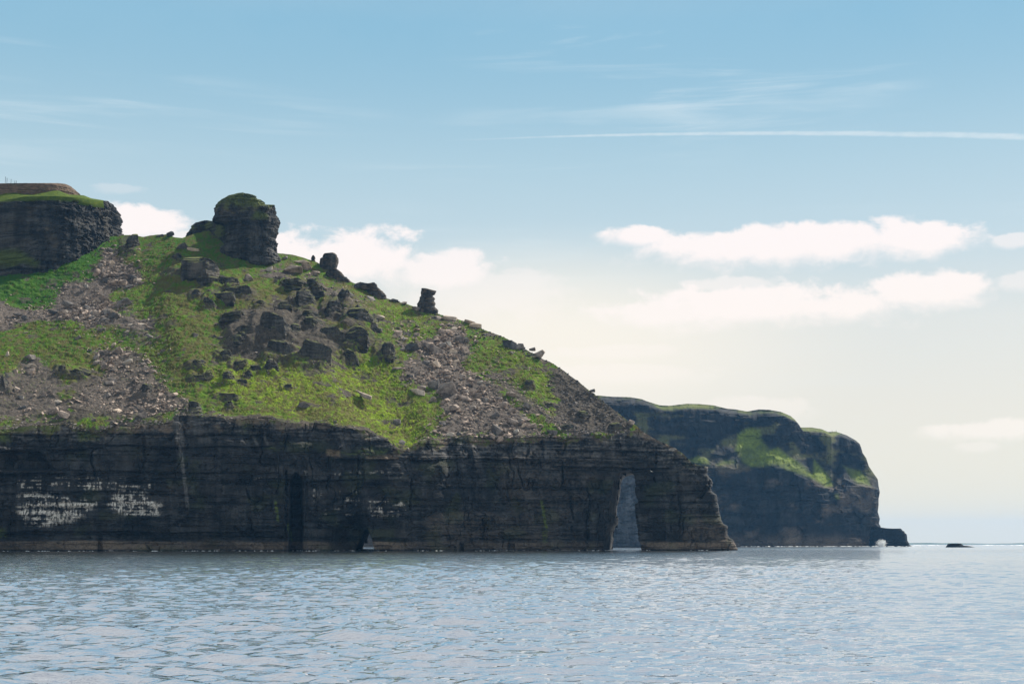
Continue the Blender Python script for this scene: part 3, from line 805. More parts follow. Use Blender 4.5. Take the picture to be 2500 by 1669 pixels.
rubble = (1 - grass)
nrm = np.array([0.0, -0.60, 0.80])
terr = np.abs(((Zs + 0.25 * Xs * 0.2) / 3.1 + 1.6 * fbm(Xs / 16, Zs / 9, Ys / 16, 3, 97)) % 1.0 - 0.5) * 2
relief = relief + 0.75 * (terr - 0.5) * grass * (0.5 + 0.5 * vn(Xs / 22, Zs / 16, 0, 98))
dsp = edge * edge_r * (relief + tuft * (0.6 + 0.4 * grass) + 1.2 * rubble * rockn)
Ps = np.stack([Xs, Ys, Zs], -1) + dsp[..., None] * nrm
Ps[0] = Pc[-1, :NU_A]
# dry the joint with the cliff lip
for r_ in range(1, 5):
    f_ = 1 - r_ / 5.0
    Ps[r_] = Ps[r_] * (1 - f_) + (Ps[0] + (Ps[r_] - Ps[r_].mean(0)) * 0) * 0 + f_ * (Ps[r_] * 0.5 + (Ps[0] + np.array([0, 0.25 * r_, 0.18 * r_])) * 0.5)
RIDGE_P = Ps[-1]

# ---- headland objects
headland = empty('headland', (float(Pc[0, 600, 0]), float(Pc[0, 600, 1]), 0.0))
tag(headland, 'near headland of dark bedded sea cliff under a green boulder-strewn slope', None, None, 'structure')
org = np.array(headland.location)


def hpart(name, V, faces, mat, attr=None, smooth=False, parent=headland, origin=org):
    return mesh_np(name, np.asarray(V).reshape(-1, 3) - origin, faces, mat, parent, smooth, attr)


hpart('cliff_face', Pc, gridfaces(NVC, NUC, keepc), M_CLIFF, maskc.reshape(-1, 4))
hpart('grass_slope', Ps, gridfaces(NVS, NU_A), M_SLOPE, masks_.reshape(-1, 4), True)

# back of the headland: from the ridge (and the tip's top) down to the water
top_line = np.concatenate([RIDGE_P, Pc[-1, NU_A:]], 0)
NB = 26
vb = np.linspace(0, 1, NB)[:, None]
colx = np.concatenate([XS, 1560 + (1806 - 1560) * q_t])
Wd = np.interp(colx, [-400, 900, 1300, 1480, 1560, 1700, 1806], [190, 150, 90, 42, 36, 20, 1.0])
Bk = np.empty((NB, NUC, 3))
Bk[..., 1] = top_line[:, 1] + Wd * (vb ** 0.8) + 3 * fbm(colx / 20, vb * 6, 0, 3, 111) * sstep(vb, 0, 0.2)
Bk[..., 2] = top_line[:, 2] + (-3.0 - top_line[:, 2]) * vb
# follow the traced edge at the tip
tipx = np.stack([np.interp(1 - vb[:, 0], np.linspace(0, 1, NVC), Pc[:, j, 0]) for j in range(NUC)], 1)
lat = np.concatenate([np.zeros(NU_A), q_t])
Bk[..., 0] = top_line[:, 0] * (1 - lat) + tipx * lat
Bk[..., 1] = Bk[..., 1] * (1 - lat ** 6) + lat ** 6 * (np.stack([np.interp(1 - vb[:, 0], np.linspace(0, 1, NVC), Pc[:, j, 1]) for j in range(NUC)], 1) + 0.5)
# carry the columns straight back from the camera side so that the openings line up
hpart('back_slope', Bk, gridfaces(NB, NUC, kept_quads(Bk)), M_CLIFF, np.zeros((NB * NUC, 4)))

# tunnel walls
for hh in HOLES:
    P = np.array(hh['P'])
    ring = []
    n = len(P)
    for i in range(n - 1):
        seg = 5
        for k in range(seg): ring.append(P[i] + (P[i + 1] - P[i]) * k / seg)
    ring.append(P[-1]); ring = np.array(ring)
    nk = 70
    kk = np.linspace(-9, hh['depth'], nk)
    V = np.empty((nk, len(ring), 3))
    for i, k in enumerate(kk):
        sc = 1 + hh['flare'] * max(k, 0)
        V[i, :, 0] = hh['cx'] + (ring[:, 0] - hh['cx']) * sc + k * hh['D']
        V[i, :, 1] = hh['Y'] + k
        V[i, :, 2] = ring[:, 1] * sc
    bd = BED(V[..., 1] * 0.8 + V[..., 0], V[..., 2]); jag = fbm(V[..., 1] / 6, V[..., 2] / 3, 0, 3, 121)
    side = np.where(np.arange(len(ring)) < len(ring) / 2, 1.0, -1.0)
    w_ = (0.7 * bd + 1.0 * jag)
    V[..., 0] += -side * np.abs(w_) * 0.8
    V[..., 2] += np.abs(w_) * 0.1 * (V[..., 2] > 8)
    # drop the part of the sleeve that would stick out before the face
    cen = (V[:-1, :-1] + V[1:, 1:]) / 2
    ci = np.clip(np.searchsorted(Pc[NVC // 2, :NU_A, 0], cen[..., 0]), 0, NUC - 1)
    face_y = Pc[..., 1][np.clip(((cen[..., 2] + 3) / (Pc[-1, :, 2][ci] + 3) * (NVC - 1)).astype(int), 0, NVC - 1), ci]
    hpart('tunnel_wall', V, gridfaces(nk, len(ring), cen[..., 1] > face_y - 0.6), M_CLIFF, np.zeros((nk * len(ring), 4)))


# tussocks standing out of the turf
tr_ = np.random.default_rng(77)
rr_ = tr_.integers(6, NVS - 3, 60000); cc_ = tr_.integers(60, NU_A - 3, 60000)
clump = fbm(Xs[rr_, cc_] / 7, Zs[rr_, cc_] / 5, Ys[rr_, cc_] / 7, 3, 99)
ok_ = (grass[rr_, cc_] + 0.5 * clump > 0.75) & (tr_.random(60000) < 0.25 + 0.9 * sstep(clump, -0.1, 0.4))
rr_, cc_ = rr_[ok_], cc_[ok_]; n_ = len(rr_)
bp = Ps[rr_, cc_]; ang = tr_.random(n_) * 6.283; rad_ = 0.35 + 0.55 * tr_.random(n_) ** 2; ht_ = 0.35 + 0.75 * tr_.random(n_) ** 1.5
TV = np.empty((n_, 5, 3))
for k in range(4):
    TV[:, k, 0] = bp[:, 0] + np.cos(ang + k * 1.571) * rad_ * 1.3; TV[:, k, 1] = bp[:, 1] + np.sin(ang + k * 1.571) * rad_; TV[:, k, 2] = bp[:, 2] - 0.35 + (TV[:, k, 1] - bp[:, 1]) * 0.7
TV[:, 4] = bp + np.stack([tr_.normal(size=n_) * 0.25, tr_.normal(size=n_) * 0.15, ht_], 1)
TF = (np.array([(0, 1, 4), (1, 2, 4), (2, 3, 4), (3, 0, 4)])[None] + (np.arange(n_) * 5)[:, None, None]).reshape(-1, 3)
TA = np.repeat(masks_[rr_, cc_], 5, axis=0); TA[:, 0] = 1.3
tag(mesh_np('grass_tussocks', TV.reshape(-1, 3), TF, M_SLOPE, None, True, TA), 'short tussocks of grass over the near slope', None, None, 'stuff')


def surf(x, y):
    """the slope's surface point seen at photo pixel (x, y)"""
    c = int(np.clip(round((x - XS[0]) / (XS[1] - XS[0])), 0, NU_A - 1))
    v = (y - brow_y[c]) / (rid_y[c] - brow_y[c])
    r = int(np.clip(round(v * (NVS - 1)), 2, NVS - 2))
    return Ps[r, c]


# ------------------------------------------------------------------ free-standing rock bodies from two traced edges
def loft(name, Lp, Rp, Yfront, mat, parent, origin, nv=90, nr=120, sup=2.6, ratio=0.8, dmin=2.0, beds=None, amp=0.5, lump=0.3, green=None, cap=True, seed=0, smooth=False, wx=0.4, dmax=80.0, rug=0.0):
    v = np.linspace(0, 1, nv)
    lx, ly = along(Lp, v, wx); rx, ry = along(Rp, v, wx)
    ph = np.linspace(0, 2 * np.pi, nr, endpoint=False)
    co, si = np.cos(ph), np.sin(ph)
    cx = np.sign(co) * np.abs(co) ** (2 / sup); sy = np.sign(si) * np.abs(si) ** (2 / sup)
    x = ((lx + rx) / 2)[:, None] + ((rx - lx) / 2)[:, None] * cx
    y = ly[:, None] + (ry - ly)[:, None] * (cx + 1) / 2
    Yf = Yfront(x) if callable(Yfront) else np.full(x.shape, float(Yfront))
    half = np.clip(((rx - lx) / 2 * ratio * np.mean(Yf) / F), dmin, dmax)[:, None]
    Yp = Yf + half * (1 - np.abs(sy))
    P = world(x, y, Yp)
    P[..., 1] = np.where(sy[None, :] < 0, Yf + half * (1 + np.abs(sy)), P[..., 1])
    nx = (cx / np.maximum(np.hypot(cx, sy), 1e-6))[None, :]; ny = (-sy / np.maximum(np.hypot(cx, sy), 1e-6))[None, :]
    s = P[..., 0] * (1.0) + P[..., 1] * 0.7
    d = lump * fbm(s / 3.0, P[..., 2] / 2.2, P[..., 1] / 3, 3, 200 + seed)
    if beds: d = d + amp * beds(s, P[..., 2])
    if rug:
        d = d + rug * (1.5 * fbm(s / 9.0, P[..., 2] / 22.0, 0, 3, 230 + seed) + 0.9 * fbm(s / 4.0, P[..., 2] / 5.0, 0, 3, 231 + seed))
        d = d - rug * (0.9 * sstep(fbm(s / 8.0, P[..., 2] / 4.0, 0, 3, 232 + seed), 0.08, 0.14) + 0.5 * sstep(fbm(s / 3.0, P[..., 2] / 2.0, 0, 3, 233 + seed), 0.14, 0.2))
        d = d - rug * 0.9 * sstep(np.abs(vn(s / 5.0 + 0.3 * vn(s / 3, P[..., 2] / 4, 0, 234), P[..., 2] / 30.0, 0, 235 + seed)), 0.04, 0.0)
    P[..., 0] += nx * d; P[..., 1] += ny * d
    rows = [P]
    if cap:
        c = P[-1].mean(0)
        for k in (0.7, 0.35, 0.02):
            q = c + (P[-1] - c) * k
            q[:, 2] = P[-1][:, 2] * k + c[2] * (1 - k) + 0.25 * (1 - k)
            rows.append(q[None])
    V = np.concatenate(rows, 0)
    A = np.zeros(V.shape[:2] + (4,))
    if green is not None:
        gx = np.concatenate([x] + [x[-1:]] * (3 if cap else 0)); gy = np.concatenate([y] + [y[-1:]] * (3 if cap else 0))
        A[..., :] = green(gx, gy, V)
    o = mesh_np(name, V.reshape(-1, 3) - np.asarray(origin), gridfaces(V.shape[0], nr, None, 0, True)[:, ::-1], mat, parent, smooth, A.reshape(-1, 4))
    return o


# ---- the crag at upper left: bedded block, grass ledge, soil bank
CRAG_BASE = [(-400, 720), (0, 677), (38, 671), (73, 665), (105, 665), (134, 665), (150, 660), (172, 649), (191, 639), (220, 630), (242, 617), (265, 602), (278, 580)]
bx = np.linspace(-260, 280, 60)
by_ = np.array([surf(x, poly_at(CRAG_BASE, x))[1] for x in bx]); by_ = blur(by_, 4)
crag_front = lambda x: np.interp(x, bx, by_)
o0 = np.array([-230.0, 905.0, 165.0])
crag = empty('rock_crag', o0)
tag(crag, 'broad dark bedded crag topped with grass and brown soil at upper left', 'crag')
BED_C = Beds(21, 0.6, 4.2, 2.0, 11, dip=0.03)
def crag_green(x, y, V):
    n = fbm(V[..., 0] / 6, V[..., 2] / 4, V[..., 1] / 8, 4, 131)
    A = np.zeros(x.shape + (4,))
    g = sstep(sdpoly(x + 14 * n, y + 10 * n, [(-260, 600), (40, 605), (70, 620), (100, 640), (90, 655), (60, 650), (-260, 660)]), -4, 12) * 0.85
    g = np.maximum(g, 0.9 * sstep(490 + 8 * n - y + np.clip((x - 190) * -0.02, -2, 2), -2, 5))
    A[..., 1] = g
    A[..., 2] = 0.5 * sstep(n, 0.1, 0.5) * sstep(sdpoly(x, y, [(80, 540), (150, 550), (140, 600), (70, 590)]), -8, 20)
    A[..., 3] = 0.25 * sstep(n, 0.15, 0.5)
    return A
loft('rock_face', [(-300, 760), (-300, 700), (-300, 600), (-300, 494)],
     [(262, 640), (268, 605), (277, 578), (274, 569), (271, 559), (273, 556), (271, 537), (261, 528), (267, 523), (271, 516), (268, 512), (269, 502), (261, 491), (245, 488)],
     lambda x: crag_front(x), M_STACKROCK, crag, o0, nv=200, nr=520, sup=5.0, ratio=0.0, dmin=26, beds=BED_C, amp=0.9, lump=0.7, green=crag_green, seed=1, rug=1.25)
M_SOIL, nt = new_mat('brown_soil')
P_ = nt.n('ShaderNodeTexCoord').outputs['Object']
n1 = nt.noise(P_, 0.6, 6, .7); n2 = nt.noise(nt.vm('MULTIPLY', P_, (.3, .3, 1.2)), 1.0, 5, .6)
c_ = nt.mix(nt.mapr(n2, .35, .65), (0.055, 0.042, 0.032), (0.15, 0.105, 0.075))
c_ = nt.mix(nt.m('MULTIPLY', nt.mapr(n1, .55, .7), .6), c_, (0.05, 0.07, 0.015))
principled(nt, c_, .95, .1, n1, .6, .5)
M_GRASS, nt = new_mat('plain_grass')
P_ = nt.n('ShaderNodeTexCoord').outputs['Object']
n1 = nt.noise(P_, 0.4, 6, .7); n2 = nt.noise(P_, 1.8, 5, .7)
c_ = nt.mix(nt.mapr(n1, .35, .65), (0.035, 0.070, 0.008), (0.095, 0.125, 0.014))
c_ = nt.mix(nt.mapr(n2, .3, .6, .5, 0), c_, (0.03, 0.045, 0.01))
principled(nt, c_, .95, .1, nt.m('ADD', n1, n2), .7, .5)
loft('soil_bank', [(-300, 500), (-300, 470), (-300, 449)], [(188, 490), (185, 476), (182, 465), (174, 456), (160, 449), (140, 447)],
     lambda x: crag_front(x) + 9.0, M_SOIL, crag, o0, nv=40, nr=320, sup=5.0, ratio=0.0, dmin=17, beds=Beds(22, .8, 2, 2, 6), amp=0.35, lump=0.7, seed=2)


def ramp(name, bot, top, Yb, Yt, mat, parent, origin, n=160, m=14, bulge=0.8, seed=0):
    """a grassy bank between two traced lines"""
    x = np.linspace(bot[0][0], bot[-1][0], n)
    v = np.linspace(0, 1, m)[:, None]
    y = poly_at(bot, x) * (1 - v) + poly_at(top, x) * v
    Y = Yb(x) * (1 - v) + Yt(x) * v
    P = world(np.broadcast_to(x, y.shape), y, Y)
    P[..., 2] += 0.5 * fbm(P[..., 0] / 2.5, P[..., 1] / 2.5, 0, 3, 300 + seed) * np.sin(v * np.pi)
    low = P[:1].copy(); low[..., 2] -= 4; low[..., 1] += 3
    back = P[-1:].copy(); back[..., 2] -= 6; back[..., 1] += 6
    V = np.concatenate([low, P, back], 0)
    return mesh_np(name, V.reshape(-1, 3) - origin, gridfaces(V.shape[0], n), mat, parent, True)


ramp('grass_ledge', [(-290, 496), (0, 493), (20, 488), (60, 480), (120, 479), (190, 482), (230, 489), (252, 491)],
     [(-290, 478), (0, 474), (15, 471), (35, 470), (60, 474), (80, 475), (100, 471), (130, 466), (142, 465), (155, 470), (168, 475), (190, 476), (205, 477), (222, 484), (252, 489)],
     lambda x: crag_front(x) + 0.5, lambda x: crag_front(x) + 9.5, M_GRASS, crag, o0)

# ---- the domed stack
BED_D = Beds(31, 0.5, 3.0, 1.5, 7, dip=0.02)
sp = surf(605, 640); oD = np.array([sp[0], sp[1] + 14, sp[2] - 4])
dome = empty('rock_stack', oD)
tag(dome, 'large dome-topped layered rock stack with an overhanging right side on the ridge', 'rock stack')
def dome_green(x, y, V):
    n = fbm(V[..., 0] / 4, V[..., 2] / 3, V[..., 1] / 5, 4, 141)
    A = np.zeros(x.shape + (4,))
    A[..., 1] = 0.85 * sstep(508 - 0.09 * np.abs(x - 590) - y + 20 * n, -8, 10) * (0.55 + 0.45 * sstep(n, -.3, .3))
    A[..., 1] = np.maximum(A[..., 1], 0.6 * sstep(sdpoly(x + 8 * n, y, [(612, 536), (625, 512), (650, 520), (655, 536)]), -3, 6))
    A[..., 2] = 0.55 * sstep(508 - 0.09 * np.abs(x - 590) - y + 20 * n, -14, 6) * sstep(n, -.1, .4)
    A[..., 3] = 0.5 * sstep(n, 0.0, 0.4) * sstep(x, 600, 650) * sstep(y, 525, 545)
    return A
loft('rock_body', [(534, 660), (536, 640), (532, 626), (530, 612), (537, 604), (545, 596), (548, 580), (550, 560), (545, 546), (521, 541), (517, 531), (521, 524), (520, 510), (529, 499), (542, 486), (558, 477), (580, 471), (592, 470)],
     [(686, 640), (677, 622), (671, 608), (671, 598), (675, 590), (672, 584), (667, 577), (674, 569), (676, 559), (674, 550), (680, 543), (683, 532), (675, 524), (671, 512), (671, 508), (668, 500), (651, 499), (635, 489), (619, 478), (603, 472), (594, 470)],
     sp[1] + 2.0, M_STACKROCK, dome, oD, nv=170, nr=230, sup=2.5, ratio=0.75, dmin=0.6, beds=BED_D, amp=0.75, lump=0.6, green=dome_green, seed=3, rug=0.85)
def wing_green(x, y, V):
    n = fbm(V[..., 0] / 4, V[..., 2] / 3, V[..., 1] / 5, 4, 142)
    A = np.zeros(x.shape + (4,)); A[..., 1] = .7 * sstep(n, -.2, .3) * sstep(V[..., 2] - V[..., 2].min(), 3, 14); A[..., 2] = .4 * sstep(n, 0, .4)
    return A
loft('rock_shoulder', [(440, 600), (452, 578), (454, 569), (462, 561), (469, 553), (478, 543), (494, 538)], [(560, 640), (570, 610), (575, 590), (572, 570), (560, 552), (530, 541), (510, 538)],
     lambda x: np.interp(x, [440, 470, 500, 545, 575], [surf(455, 577)[1] + 2, surf(470, 572)[1] + 3, surf(500, 566)[1] + 4, sp[1] + 16, sp[1] + 12]), M_STACKROCK, dome, oD, nv=70, nr=130, sup=2.3, ratio=0.6, dmin=0.8, beds=BED_D, amp=0.45, lump=0.7, green=wing_green, seed=4, rug=0.6)

# ---- smaller stacks on the ridge, each of stacked beds
def small_stack(name, label, cat, parts, Yref, sup=3.0, ratio=0.8, seed=0, amp=0.3, top=None):
    sp = surf(*Yref)
    e = empty(name, (float(sp[0]), float(sp[1]) + 4, float(sp[2]) - 1))
    tag(e, label, cat)
    og = np.array(e.location)
    for k, (pn, Lp, Rp, dy) in enumerate(parts):
        def gm(x, y, V):
            n = fbm(V[..., 0] / 2, V[..., 2] / 1.5, V[..., 1] / 2, 3, 150 + seed)
            A = np.zeros(x.shape + (4,)); A[..., 2] = .45 * sstep(n, -.1, .4); A[..., 3] = .35 * sstep(-n, 0.1, .4)
            return A
        loft(pn, Lp, Rp, sp[1] + dy, M_STACKROCK, e, og, nv=44, nr=90, sup=sup, ratio=ratio, dmin=0.5, beds=Beds(40 + seed + k, 0.35, 1.2, 1.0, 4, dip=-0.05), amp=amp, lump=0.22, green=gm, seed=5 + seed)
    return e


small_stack('balanced_rock', 'slim balanced stack of flat beds under a jutting block on the skyline', 'rock stack', [
    ('cap_block', [(1028, 731), (1028, 722), (1027, 715), (1029, 703), (1034, 703)], [(1056, 731), (1057, 720), (1062, 717), (1065, 710), (1058, 708), (1046, 705)], 3.0),
    ('bedded_column', [(1014, 775), (1016, 762), (1018, 752), (1018, 741), (1022, 735), (1025, 727), (1027, 722)], [(1074, 785), (1067, 770), (1070, 757), (1061, 748), (1063, 740), (1059, 733), (1062, 728), (1056, 722)], 3.0)],
    (1045, 772), seed=0)
small_stack('rock_tor', 'squat block-shaped rock tor at the ridge edge right of the domed stack', 'rock stack', [
    ('cap_beds', [(788, 632), (787, 626), (789, 621), (792, 618)], [(824, 632), (822, 622), (818, 618), (812, 616)], 2.0),
    ('block', [(776, 668), (780, 652), (780, 640), (781, 631), (786, 628)], [(822, 668), (820, 654), (824, 644), (826, 634), (824, 627)], 2.0)],
    (800, 662), seed=4)
small_stack('stepped_ledge', 'dark stepped ledge of thin beds running down the skyline below the block tor', 'rock ledge', [
    ('upper_bed', [(794, 674), (796, 664), (799, 660), (806, 657)], [(846, 690), (842, 676), (834, 665), (823, 656)], 2.0),
    ('lower_bed', [(806, 690), (808, 682), (816, 676), (826, 673)], [(864, 712), (863, 696), (856, 687), (846, 676)], 0.5)],
    (815, 684), seed=8)
small_stack('stepped_ledge', 'knobbly ledge with a blunt nose on the skyline between block tor and balanced stack', 'rock ledge', [
    ('upper_bed', [(856, 700), (868, 692), (880, 688), (896, 692), (906, 690)], [(925, 712), (922, 702), (920, 694), (914, 689)], 3.0),
    ('lower_bed', [(896, 724), (898, 714), (900, 706), (906, 701)], [(948, 734), (944, 727), (942, 720), (934, 711), (922, 700)], 0.5)],
    (905, 722), seed=12)
small_stack('rock_pinnacle', 'tiny upright pinnacle on the ridge just left of the block tor', 'rock stack', [
    ('spire', [(757, 650), (759, 638), (760, 628), (763, 623)], [(772, 650), (770, 636), (769, 627), (766, 623)], 2.0)], (765, 640), seed=16)

# ------------------------------------------------------------------ outcrops in the grass
def outcrop(label, cx, cy, wd, hg, seed, rubbly=0.0, mat=None):
    wd, hg = (wd * 1.25, hg * 0.88) if wd > 45 else (wd * 1.1, hg * 0.85)
    lo = surf(cx, cy + hg / 2); hi = surf(cx, cy - hg / 2)
    mpp = lo[1] / F
    Hm = max(hi[2] - lo[2], hg * mpp * 0.8); Wm = wd * mpp; D = max(0.55 * abs(hi[1] - lo[1]), 0.30 * Wm)
    ctr = np.array([lo[0], lo[1] + D * 0.72, lo[2]])
    nr, nv = (64, 30) if wd > 45 else (44, 22)
    D = max(0.8 * abs(hi[1] - lo[1]), 0.34 * Wm); ctr[1] = lo[1] + 0.86 * D
    r = np.random.default_rng(seed)
    ph = np.linspace(0, 2 * np.pi, nr, endpoint=False)
    co, si = np.cos(ph), np.sin(ph); sup = 2.6 + 1.6 * r.random()
    ex = np.sign(co) * np.abs(co) ** (2 / sup); ey = np.sign(si) * np.abs(si) ** (2 / sup)
    def corner(a, b, k):
        q = a + (b - a) * r.random(k); an = np.sort(r.random(k)) * 2 * np.pi
        return np.interp(ph, np.concatenate([an - 2 * np.pi, an, an + 2 * np.pi]), np.tile(q, 3))
    v = np.linspace(0, 1, nv)
    nbed = 3 + int(r.random() * 4)
    edges_ = np.sort(np.concatenate([[0.22], 0.25 + 0.7 * r.random(nbed - 1)]))
    plan = corner(0.88, 1.22, 8)
    rad = np.empty((nv, nr)); set_ = 0.0; cur = plan; kb = -1
    for i_, vv in enumerate(v):
        k_ = int(np.searchsorted(edges_, vv))
        if k_ != kb:
            kb = k_
            if k_: set_ += 0.02 + 0.13 * r.random() ** 2
            cur = plan * corner(0.86, 1.12, 7)
        rad[i_] = cur * (1 - set_)
    rad *= (1 - 0.12 * v[:, None]) * np.where(v > 0.93, 1 - 0.35 * (v - 0.93) / 0.07, 1)[:, None]
    rad = np.concatenate([rad, rad[-1:] * 0.55, rad[-1:] * 0.03]); v = np.concatenate([v, [1.01, 1.02]]); nv += 2
    topv = corner(0.78, 1.14, 5) * (1 - 0.42 * np.abs(co) ** 4)
    z = (-0.35 * Hm + 1.33 * Hm * v)[:, None] * np.where(v[:, None] > 0.3, 1 + (topv - 1) * sstep(v[:, None], .3, .9), 1)
    lean = (r.random() - 0.5) * 0.5
    U = rad * ex; Wv = rad * ey; Zn = z / Hm + 0 * U
    for _ in range(7):
        an = r.random() * 2 * np.pi; tl_ = 0.35 * (r.random() - 0.35)
        nx_, ny_, nz2 = math.cos(an) * math.cos(tl_), math.sin(an) * math.cos(tl_), math.sin(tl_)
        ov = np.maximum(U * nx_ + Wv * ny_ + Zn * nz2 - (0.52 + 0.36 * r.random()), 0)
        U = U - ov * nx_; Wv = Wv - ov * ny_; Zn = Zn - ov * nz2
    z = Zn * Hm * 0.98
    X = ctr[0] + (Wm / 2) * 1.2 * U + lean * z
    Yv = ctr[1] - D * Wv
    Z = ctr[2] + z + 0.12 * Hm * vn(X / (0.3 * Wm + 0.1), Yv / (0.4 * Wm + .1), 0, seed)
    bd = Beds(500 + seed, 0.4, 1.6 + 0.04 * Hm, 1.0, 5, dip=0.10)
    d = 0.35 * bd(X + 0.7 * Yv, Z) * min(1, Hm / 6 + .35) + (0.38 + rubbly) * fbm(X / 2.2, Yv / 2.2, Z / 1.5, 3, seed) - 0.4 * sstep(fbm(X / 3.4, Yv / 3.4, Z / 2.4, 3, seed + 1), .08, .14)
    X = X + ex * d; Yv = Yv - ey * d
    base = np.array([ctr[0], ctr[1], ctr[2]])
    o = mesh_np('rock_outcrop', np.stack([X, Yv, Z], -1).reshape(-1, 3) - base, gridfaces(nv, nr, None, 0, True)[:, ::-1], mat or M_OUTCROP)
    o.location = base
    tag(o, label, 'rock outcrop', 'dark outcrops on the grass slope')
    return o


for i, (lb, cx, cy, wd, hg, rb) in enumerate(OUTC):
    outcrop(lb, cx, cy, wd, hg, 600 + i * 3, rb)

# ------------------------------------------------------------------ boulders
def rock_mesh(name, seed, n, bev, flatness=1.0):
    r = random.Random(seed)
    bm = bmesh.new()
    for _ in range(n):
        p = [r.uniform(-1, 1) for _ in range(3)]
        k = max(abs(c) for c in p); e = r.uniform(0.82, 1.0)
        l = math.sqrt(sum(c * c for c in p))
        q = [c / k * 0.62 * e + c / l * 0.38 * e for c in p]
        bm.verts.new(q)
    res = bmesh.ops.convex_hull(bm, input=bm.verts)
    bmesh.ops.delete(bm, geom=[g for g in res['geom_interior'] if isinstance(g, bmesh.types.BMVert)], context='VERTS')
    if bev:
        bmesh.ops.dissolve_limit(bm, angle_limit=math.radians(14), verts=bm.verts, edges=bm.edges)
        bmesh.ops.bevel(bm, geom=list(bm.edges), offset=0.05, segments=1, affect='EDGES', profile=0.5)
        bmesh.ops.triangulate(bm, faces=bm.faces)
    bm.normal_update()
    V = np.array([v.co[:] for v in bm.verts])
    lo, hi = V.min(0), V.max(0)
    for v in bm.verts: v.co = Vector(((v.co[i] - (lo[i] + hi[i]) / 2) / (hi[i] - lo[i]) for i in range(3)))
    me = bpy.data.meshes.new(name); bm.to_mesh(me); bm.free()
    me.polygons.foreach_set('use_smooth', np.zeros(len(me.polygons), bool))
    return me


BIG = {}
for nm, mt in (('s', M_STONE), ('p', M_STONE_PALE), ('d', M_STONE_DARK)):
    BIG[nm] = [rock_mesh('boulder', 50 + k, 9 + k % 5, True) for k in range(9)]
    for me in BIG[nm]: me.materials.append(mt)
nb = [0]


def boulder(label, x, y, wd, hg, roll=0.0, m='s', group='boulders on the slope', depth=0.85, var=None):
    P = surf(x, y); mpp = P[1] / F
    k = nb[0] if var is None else var; nb[0] += 1
    o = bpy.data.objects.new('boulder', BIG[m][k % 9]); COL.objects.link(o)
    if wd / hg > 2.0: depth *= 0.55
    o.scale = (wd * mpp * 1.08, wd * mpp * depth, max(hg * mpp * 1.1, 0.3))
    c = world(x, y, P[1] - 0.18 * hg * mpp)
    o.location = c
    r = random.Random(k * 31 + 5)
    o.rotation_euler = (math.radians(r.uniform(-18, 8)), math.radians(roll), math.radians(r.uniform(-25, 25)))
    tag(o, label, 'boulder', group)
    return o


